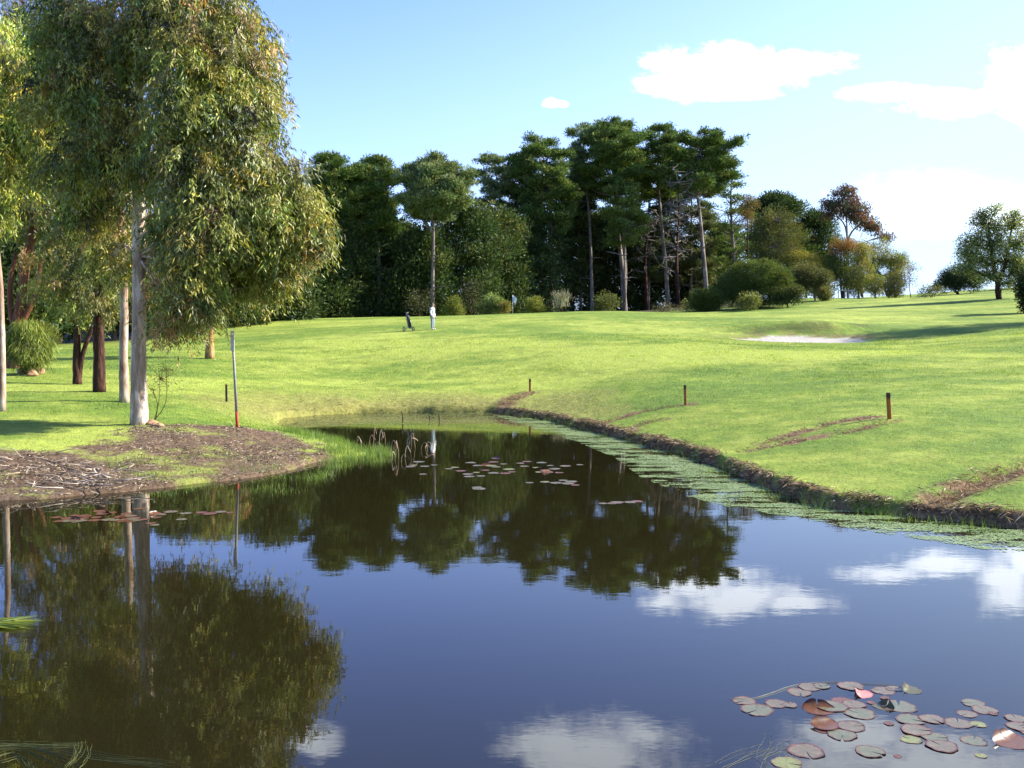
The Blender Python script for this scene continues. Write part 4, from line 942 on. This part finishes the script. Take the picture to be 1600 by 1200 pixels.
# ------------------------------------------------------------------ dead reeds and sticks
M_reed = col_mat('dead_reed', .75, .2)
reeds = [(556,700,24,8),(566,708,30,-6),(575,700,26,10),(583,694,34,4),(592,696,32,6),(603,698,30,-5),(609,712,30,9),(617,716,36,5),(623,716,34,-8),(612,720,18,3),(632,714,22,8),(640,706,28,10),(650,700,30,-10),(657,704,16,12),(664,702,14,8),(669,706,12,-4),(596,703,16,-9),(627,722,14,6)]
for k, (px, py, hp, bd) in enumerate(sorted(reeds)):
    b_ = wat(px, py); d = b_[1]; kx = d/F*.78
    top = b_+np.array([bd*kx*.6, rng.uniform(-.1, .1), hp*kx]); tip = b_+np.array([bd*kx*1.6, rng.uniform(-.1, .1), hp*kx*rng.uniform(.3, .8)])
    g = G(); c_ = np.array([.42,.30,.20]) if k % 4 else np.array([.55,.46,.33])
    pts = smooth_path([b_-[0, 0, .1], (b_+top)/2+rng.normal(size=3)*.01, top, top*.4+tip*.6+[0, 0, .02], tip], 4)
    tube(g, pts, np.linspace(.008, .012, len(pts)), 6, c_, squash=.5)
    o = g.build('dead_reed', M_reed, smooth=True, off=b_, loc=b_)
    tag(o, f'bent dead reed stalk in the water past the spit, {(ORD+["seventeenth","eighteenth"])[k]} from the left', 'reed', 'dead reeds off the spit')
for px, py, hp, l_ in [(629,660,18,'short dark stick poking from the far corner water'), (686,657,10,'tiny dark twig standing in shallow water right of the short stick'), (671,656,8,'tiny twig stub just left of the other far twig')]:
    b_ = wat(px, py); kx = b_[1]/F; g = G()
    tube(g, smooth_path([b_-[0, 0, .1], b_+[0.01, 0, hp*kx*.5], b_+[-.03, 0, hp*kx]], 3), np.linspace(.025, .015, 7), 6, (.06,.045,.03))
    tag(g.build('stick', M_reed, smooth=True, off=b_, loc=b_), l_, 'stick')
# stone pieces at the gum foot
M_stone = bark_mat('ochre_stone', (.25,.13,.07), (.45,.27,.15), (.58,.40,.25), (6, 6, 6), .5)
def stone(px, py, r, label):
    b_ = ground(px, py); import bmesh
    bm = bmesh.new(); bmesh.ops.create_icosphere(bm, subdivisions=3, radius=1)
    ph = rng.uniform(0, 6, 6)
    for v in bm.verts:
        c = v.co; f = 1+.12*math.sin(3*c.x+ph[0])+.12*math.sin(4*c.y+ph[1])+.1*math.sin(5*c.z+ph[2])+.05*math.sin(9*c.x+7*c.y+ph[3])
        v.co = (c.x*f*r*1.2, c.y*f*r, c.z*f*r*.75)
    me_ = bpy.data.meshes.new('stone'); bm.to_mesh(me_); bm.free(); me_.materials.append(M_stone)
    for p_ in me_.polygons: p_.use_smooth = True
    o = bpy.data.objects.new('stone', me_); COL.objects.link(o); o.location = (b_[0], b_[1], b_[2]+r*.35); o.rotation_euler = (0, 0, rng.uniform(0, 6)); return tag(o, label, 'stone')
stone(236, 664, .13, 'brown stone touching the foot of the tallest gum')
stone(248, 668, .10, 'small ochre stone a little right of the gum foot')
stone(240, 668, .08, 'smallest stone in front of the brown one')
for k, (px, py, r, l_) in enumerate([(36,584,.22,'pale rock under the left of the weeping shrub'), (50,588,.2,'pale rock under the middle of the weeping shrub'), (62,584,.18,'pale rock under the right of the weeping shrub')]): stone(px, py, r, l_)

# ------------------------------------------------------------------ stakes and pole
M_wood = col_mat('stained_wood', .7, .25, .3, 25)
def stake(px, py, hp, wpx, top_px, label, c_lo=(.40,.13,.04), c_hi=(.10,.05,.03), frac=.22):
    b_ = ground(px, py); kx = b_[1]/F; h = hp*kx; w = wpx*kx
    root = empty('marker_stake', b_, label, 'stake', 'marker stakes round the pond')
    lean = (top_px-px)*kx/h
    rot = np.array([[1, 0, lean], [0, 1, 0], [0, 0, 1]])
    g = G(); box(g, np.array([lean*h*(1-frac)/2, 0, h*(1-frac)/2-.05]), (w, w, h*(1-frac)+.1), c_lo, rot); g.build('post', M_wood, root)
    g = G(); box(g, np.array([lean*h*(1-frac/2), 0, h*(1-frac/2)]), (w*1.03, w*1.03, h*frac), c_hi, rot); g.build('post_top', M_wood, root)
stake(828, 612, 20, 3.2, 828, 'small brown stake at the head of the far ditch')
stake(1071, 633, 31, 3.6, 1070, 'middle stake with orange-brown post on the right bank')
stake(1390, 655, 41, 5.4, 1387, 'largest nearest stake with dark top on the right bank', c_lo=(.42,.15,.03))
stake(354, 628, 27, 3.0, 354, 'dark thin stake behind the tall measuring pole', c_lo=(.04,.035,.03))
b_ = ground(371, 668); kx = b_[1]/F; root = empty('tall_pole', b_, 'tall leaning grey pole with white top plate and red foot on the mud bank', 'pole')
def pp(x_, y_): return at(x_, y_, b_[1])-b_
g = G(); tube(g, [pp(371, 676), pp(369.6, 643)], [.038, .038], 10, (.45,.06,.03)); g.build('painted_foot', M_wood, root, smooth=True)
g = G(); tube(g, [pp(369.6, 643), pp(363, 517)], [.036, .030], 10, (.36,.35,.34)); g.build('shaft', M_wood, root, smooth=True)
g = G(); c_ = (pp(363, 517)+pp(364.6, 548))/2; box(g, c_+[0, -.035, 0], (.095, .02, 31*kx), (.75,.74,.76)); g.build('plate', M_wood, root)

# white posts near the right wood
b0 = base_at(1320, 108)
for px, l_ in [(1313,'left'), (1328,'right')]:
    b_ = base_at(px, 108); root = empty('timber_guard', b_, f'{l_} of two small white timber tree guards in the far rough', 'tree guard', 'white tree guards')
    for dx in (-.35, .35):
        g = G(); box(g, (dx, 0, .55), (.07, .07, 1.2), (.62,.60,.56)); g.build('post', M_wood, root)
    for z in (.9,):
        g = G(); box(g, (0, 0.002, z), (.63, .04, .09), (.66,.64,.6)); g.build('rail', M_wood, root)

# ------------------------------------------------------------------ flag
b_ = base_at(801, 98, 0); M_plain = col_mat('painted', .5, .3, .06)
root = empty('golf_flag', b_, 'thin white golf flagstick with limp pale flag on the green', 'golf flag')
g = G(); hh = (at(800, 461, 98)-b_)[2]; tube(g, [(0, 0, -.05), (0, 0, hh)], [.035, .028], 8, (.75,.75,.72)); g.build('flagstick', M_plain, root, smooth=True)
g = G(); nu, nv = 8, 6; v = []
for i_ in range(nu):
    for j_ in range(nv):
        u_, v_ = i_/(nu-1), j_/(nv-1); v.append((.02+.40*u_*(1-.3*v_), .05*math.sin(u_*7+v_*2), hh-.03-.62*v_-.35*u_*u_))
g.add(v, [(i_*nv+j_, (i_+1)*nv+j_, (i_+1)*nv+j_+1, i_*nv+j_+1) for i_ in range(nu-1) for j_ in range(nv-1)], None, (.72,.80,.86)); g.build('flag', M_plain, root, smooth=True)

# ------------------------------------------------------------------ golfer
def skin(name, verts, edges, mat, parent, sub=2, rootv=0):
    me_ = bpy.data.meshes.new(name); me_.from_pydata([v[:3] for v in verts], edges, []); me_.update()
    o = bpy.data.objects.new(name, me_); COL.objects.link(o); o.parent = parent
    me_.materials.append(mat)
    mod = o.modifiers.new('skin', 'SKIN'); 
    if not me_.skin_vertices: me_.attributes.new  # layer is created with the modifier
    bpy.context.view_layer.objects.active = o
    if len(me_.skin_vertices) == 0: bpy.ops.mesh.customdata_skin_add()
    for k, v in enumerate(verts):
        r = v[3]; me_.skin_vertices[0].data[k].radius = r if isinstance(r, tuple) else (r, r)
        me_.skin_vertices[0].data[k].use_root = (k == rootv)
    mod.use_smooth_shade = True
    s_ = o.modifiers.new('sub', 'SUBSURF'); s_.levels = sub; s_.render_levels = sub
    return o
def plain(name, c, rough=.7):
    m, nt, ns, L = newmat(name); out = N_(nt, 'ShaderNodeOutputMaterial'); p = N_(nt, 'ShaderNodeBsdfPrincipled')
    tc_ = N_(nt, 'ShaderNodeTexCoord'); n1 = N_(nt, 'ShaderNodeTexNoise'); n1.inputs['Scale'].default_value = 9; L.new(tc_.outputs['Object'], n1.inputs['Vector'])
    r = N_(nt, 'ShaderNodeValToRGB'); r.color_ramp.elements[0].color = (*[x_*.85 for x_ in c], 1); r.color_ramp.elements[1].color = (*[min(1, x_*1.1) for x_ in c], 1)
    L.new(n1.outputs[0], r.inputs[0]); L.new(r.outputs[0], p.inputs['Base Color']); p.inputs['Roughness'].default_value = rough; L.new(p.outputs[0], out.inputs[0]); return m
pb = ground(676, 515); pr = empty('person', pb, 'person standing on the green in white long-sleeved shirt and pale trousers', 'person')
pr.rotation_euler = (0, 0, R(-25))
sk = plain('skin_tone', (.50,.30,.21), .5)
# faces +x (towards the right); arms hang, weight even
V = [(0,0,.92,.12),(0,0,1.08,.115),(0,0,1.28,.13),(-.01,0,1.42,.10),(.0,0,1.50,.05),(.02,0,1.58,.07),(.035,0,1.66,.085),(.03,0,1.73,.06),
 (0,.09,.86,.09),(.01,.10,.50,.062),(-.02,.11,.10,.042),(.0,.11,.035,.04),(.15,.12,.025,.03),
 (0,-.09,.86,.09),(.02,-.10,.50,.062),(0,-.11,.10,.042),(.02,-.11,.035,.04),(.17,-.12,.025,.03),
 (-.01,.19,1.40,.055),(-.03,.235,1.13,.042),(.08,.22,.90,.030),(.11,.215,.82,.030),
 (-.01,-.19,1.40,.055),(-.03,-.235,1.13,.042),(.08,-.22,.90,.030),(.11,-.215,.82,.030),(.12,0,1.63,.018)]
E = [(0,1),(1,2),(2,3),(3,4),(4,5),(5,6),(6,7),(0,8),(8,9),(9,10),(10,11),(11,12),(0,13),(13,14),(14,15),(15,16),(16,17),(3,18),(18,19),(19,20),(20,21),(3,22),(22,23),(23,24),(24,25),(6,26)]
for sgn, hv in ((1, 21), (-1, 25)):
    hx, hy, hz = V[hv][:3]
    for f, (dx, l_) in enumerate([(-.025,.055),(-.008,.07),(.010,.075),(.026,.065)]):
        a = len(V); V += [(hx+dx*.9, hy, hz-.03, .010), (hx+dx+.012, hy-.006*sgn, hz-.03-l_*.55, .009), (hx+dx+.018, hy-.02*sgn, hz-.03-l_, .008)]
        E += [(hv, a), (a, a+1), (a+1, a+2)]
    a = len(V); V += [(hx+.035, hy-.012*sgn, hz-.005, .010), (hx+.05, hy-.02*sgn, hz-.04, .009)]; E += [(hv, a), (a, a+1)]
skin('body', V, E, sk, pr)
Vs = [(0,0,.86,.155),(0,0,1.0,.15),(0,0,1.2,.155),(0,0,1.36,.15),(-.01,0,1.45,.085),(-.01,.19,1.41,.078),(-.03,.24,1.13,.062),(.07,.225,.93,.046),(-.01,-.19,1.41,.078),(-.03,-.24,1.13,.062),(.07,-.225,.93,.046)]
skin('shirt', Vs, [(0,1),(1,2),(2,3),(3,4),(3,5),(5,6),(6,7),(3,8),(8,9),(9,10)], plain('white_cotton', (.60,.60,.64)), pr)
Vt = [(0,0,.92,.14),(0,.09,.84,.112),(.01,.10,.50,.088),(-.02,.11,.10,.075),(0,-.09,.84,.112),(.02,-.10,.50,.088),(0,-.11,.10,.075)]
skin('trousers', Vt, [(0,1),(1,2),(2,3),(0,4),(4,5),(5,6)], plain('pale_trousers', (.22,.28,.32)), pr)
skin('hair', [(-.035,0,1.60,.06),(-.03,0,1.68,.092),(.0,0,1.745,.085),(.05,0,1.765,.05)], [(0,1),(1,2),(2,3)], plain('brown_hair', (.06,.035,.02)), pr)
for sy in (.115, -.115):
    skin('shoe', [(-.04,sy,.045,.05),(.06,sy,.045,.048),(.17,sy,.035,.04)], [(0,1),(1,2)], plain('pale_shoe', (.6,.6,.6)), pr, 1)

# ------------------------------------------------------------------ golf trolley and bag
tb = ground(638, 518); dk = plain('dark_nylon', (.02,.022,.03)); mt = plain('grey_metal', (.30,.30,.32), .35); rb = plain('black_rubber', (.015,.015,.015)); wh = plain('white_vinyl', (.7,.7,.7))
tr = empty('golf_trolley', tb, 'black two-wheeled golf trolley parked left of the golfer', 'golf trolley')
tr.rotation_euler = (0, 0, R(68))
g = G(); tube(g, [(.28, 0, .14), (-.05, 0, .55), (-.30, 0, .95)], [.018]*3, 8); tube(g, [(.05, -.32, .15), (.10, 0, .30), (.05, .32, .15)], [.014]*3, 8); tube(g, [(.28, 0, .14), (.36, 0, .03)], [.016]*2, 8); tube(g, [(.0, 0, .48), (-.32, 0, .08)], [.014]*2, 8); g.build('frame', mt, tr, smooth=True)
g = G(); tube(g, [(-.30, 0, .95), (-.38, 0, 1.0), (-.36, .09, 1.02), (-.36, -.09, 1.02)], [.02]*4, 8); g.build('handle', rb, tr, smooth=True)
for (wx, wy, wr) in ((.05, -.34, .15), (.05, .34, .15)):
    g = G(); a = np.linspace(0, 2*math.pi, 25); tube(g, np.stack([wx+np.cos(a)*wr, np.full(25, wy), wr+.0+np.sin(a)*wr], 1), .024, 8, cap=False)
    w_ = g.build('wheel', rb, tr, smooth=True); g = G()
    for k in range(6): tube(g, [(wx, wy, wr), (wx+math.cos(k*1.047)*wr, wy, wr+math.sin(k*1.047)*wr)], [.012, .008], 5)
    g.build('spokes', mt, w_)
bg = empty('golf_bag', tb, 'black golf bag with pale pocket strapped on the trolley', 'golf bag'); bg.rotation_euler = (0, 0, R(68))
ax0, ax1 = np.array([.27, 0, .22]), np.array([-.14, 0, 1.02]); g = G()
tube(g, [ax0+(ax1-ax0)*t for t in (0, .1, .5, .9, 1)], [.10, .125, .13, .135, .125], 16); g.build('bag_body', dk, bg, smooth=True)
g = G(); cc_ = (ax0*.65+ax1*.35)+[.12, -.03, .05]; tube(g, [cc_-[-.04, 0, .13], cc_, cc_+[-.07, 0, .13]], [.05, .075, .05], 10); g.build('pocket', wh, bg, smooth=True)
for k in range(6):
    az = k*1.05; o_ = ax1+np.array([math.cos(az)*.06, math.sin(az)*.06, 0]); e = o_+(ax1-ax0)*rng.uniform(.18, .3)
    g = G(); tube(g, [o_, e], [.008, .008], 6); tube(g, [e-[.0, .0, .02], e+[.05, 0, .01], e+[.08, .02, 0]], [.03, .036, .02], 8); g.build('golf_club', mt if k % 2 else dk, bg, smooth=True)

# ------------------------------------------------------------------ world and light
SUN_EL, SUN_AZ = R(32), R(12)     # azimuth from +X towards +Y
w = bpy.data.worlds.new('World'); SC.world = w; w.use_nodes = True; nt = w.node_tree; nt.nodes.clear(); L = nt.links
out = N_(nt, 'ShaderNodeOutputWorld'); bgn = N_(nt, 'ShaderNodeBackground')
sky = N_(nt, 'ShaderNodeTexSky', sky_type='NISHITA'); sky.sun_disc = False; sky.sun_elevation = SUN_EL; sky.sun_rotation = R(90)-SUN_AZ
sky.air_density = 1.0; sky.dust_density = .5; sky.ozone_density = 1.5
SKY = .07
bgn.inputs['Strength'].default_value = SKY
tc = N_(nt, 'ShaderNodeTexCoord'); sx = N_(nt, 'ShaderNodeSeparateXYZ'); L.new(tc.outputs['Generated'], sx.inputs[0])
def mth(op, a, b=None, clamp=False):
    n_ = N_(nt, 'ShaderNodeMath', operation=op); n_.use_clamp = clamp
    for k, s_ in enumerate((a, b)):
        if s_ is None: continue
        if isinstance(s_, (int, float)): n_.inputs[k].default_value = s_
        else: L.new(s_, n_.inputs[k])
    return n_.outputs[0]
ysafe = mth('MAXIMUM', sx.outputs[1], .05)
u_ = mth('DIVIDE', sx.outputs[0], ysafe); v_ = mth('DIVIDE', sx.outputs[2], ysafe)
uv = N_(nt, 'ShaderNodeCombineXYZ'); L.new(u_, uv.inputs[0]); L.new(v_, uv.inputs[1])
nz = N_(nt, 'ShaderNodeTexNoise'); nz.inputs['Scale'].default_value = 11; nz.inputs['Detail'].default_value = 8; nz.inputs['Roughness'].default_value = .62
mp = N_(nt, 'ShaderNodeMapping'); mp.inputs['Scale'].default_value = (1, 1.7, 1); L.new(uv.outputs[0], mp.inputs[0]); L.new(mp.outputs[0], nz.inputs['Vector'])
nz2 = N_(nt, 'ShaderNodeTexNoise'); nz2.inputs['Scale'].default_value = 34; nz2.inputs['Detail'].default_value = 7; nz2.inputs['Roughness'].default_value = .68
L.new(mp.outputs[0], nz2.inputs['Vector'])
def cloud_field(ells):
    best = None
    for (px, py, a, b) in ells:
        s1 = N_(nt, 'ShaderNodeVectorMath', operation='SUBTRACT'); L.new(uv.outputs[0], s1.inputs[0]); s1.inputs[1].default_value = ((px-800)/F, (HOR-py)/F, 0)
        s2 = N_(nt, 'ShaderNodeVectorMath', operation='MULTIPLY'); L.new(s1.outputs[0], s2.inputs[0]); s2.inputs[1].default_value = (F/a, F/b, 0)
        s3 = N_(nt, 'ShaderNodeVectorMath', operation='LENGTH'); L.new(s2.outputs[0], s3.inputs[0])
        e = mth('SUBTRACT', 1.0, s3.outputs['Value'])
        best = e if best is None else mth('MAXIMUM', best, e)
    return best
def cloud_mask(ells, amp, lo, hi, top=1.0):
    f = mth('ADD', cloud_field(ells), mth('ADD', mth('MULTIPLY', mth('SUBTRACT', nz.outputs[0], .5), amp), mth('MULTIPLY', mth('SUBTRACT', nz2.outputs[0], .5), amp*.6)))
    mr = N_(nt, 'ShaderNodeMapRange', interpolation_type='SMOOTHSTEP'); mr.inputs['From Min'].default_value = lo; mr.inputs['From Max'].default_value = hi; mr.inputs['To Max'].default_value = top
    L.new(f, mr.inputs[0]); return mr.outputs[0]
m1 = cloud_mask([(1075,132,105,36),(1040,106,48,30),(1160,108,110,38),(1240,102,95,24),(1120,148,90,18),(1400,150,95,20),(1480,162,110,30),(1575,140,60,56),(1640,170,110,54),(860,165,18,12),(876,167,14,7)], 2.0, .02, .75, 1.0)
m2 = cloud_mask([(1450,320,170,60),(1560,330,120,60)], 1.3, -.05, 1.1, .6)
m3 = cloud_mask([(930,-140,170,75),(1010,-110,90,40),(1450,-170,300,80),(1350,-110,120,40),(480,-120,60,40)], 1.8, -.10, .8, 1.0)
cm = mth('MAXIMUM', m1, mth('MAXIMUM', m2, m3))
# whitening towards the low sunny side
hz = N_(nt, 'ShaderNodeMapRange', interpolation_type='SMOOTHSTEP'); hz.inputs['From Min'].default_value = .42; hz.inputs['From Max'].default_value = -.10; hz.inputs['To Max'].default_value = .85
L.new(mth('SUBTRACT', sx.outputs[2], mth('MULTIPLY', sx.outputs[0], .42)), hz.inputs[0])
WH = 5.7
def wmix(f, a, b):
    x_ = N_(nt, 'ShaderNodeMix', data_type='RGBA'); L.new(f, x_.inputs[0])
    for s_, k in ((a, 6), (b, 7)):
        if isinstance(s_, tuple): x_.inputs[k].default_value = (*s_, 1)
        else: L.new(s_, x_.inputs[k])
    return x_.outputs[2]
tn = N_(nt, 'ShaderNodeVectorMath', operation='MULTIPLY'); L.new(sky.outputs[0], tn.inputs[0]); tn.inputs[1].default_value = (.70, .78, 1.27)
c1 = wmix(hz.outputs[0], tn.outputs[0], (WH*.48, WH*.66, WH*.92))
c2 = wmix(cm, c1, (WH*1.65, WH*1.8, WH*2.05))
L.new(c2, bgn.inputs['Color']); L.new(bgn.outputs[0], out.inputs[0])

sl = bpy.data.lights.new('sun', 'SUN'); sl.energy = 3.5; sl.angle = R(.53); sl.color = (1, .93, .80)
so = bpy.data.objects.new('sun', sl); COL.objects.link(so)
from mathutils import Vector
dv = Vector((math.cos(SUN_EL)*math.cos(SUN_AZ), math.cos(SUN_EL)*math.sin(SUN_AZ), math.sin(SUN_EL)))
so.rotation_euler = dv.to_track_quat('Z', 'Y').to_euler()
so.location = (60, 20, 60)
cam = bpy.data.cameras.new('camera'); co = bpy.data.objects.new('camera', cam); COL.objects.link(co)
co.location = (0, 0, CAMZ); co.rotation_euler = (R(90)-PITCH, 0, 0)
cam.sensor_width = 36; cam.lens = 36*F/1600; cam.clip_end = 6000
SC.camera = co
SC.view_settings.view_transform = 'Standard'; SC.view_settings.look = 'None'; SC.view_settings.gamma = 1; SC.view_settings.exposure = 2.22
cy = SC.cycles
cy.max_bounces = 6; cy.diffuse_bounces = 3; cy.glossy_bounces = 3; cy.transmission_bounces = 4; cy.transparent_max_bounces = 4; cy.use_denoising = True
cy.sample_clamp_indirect = 4
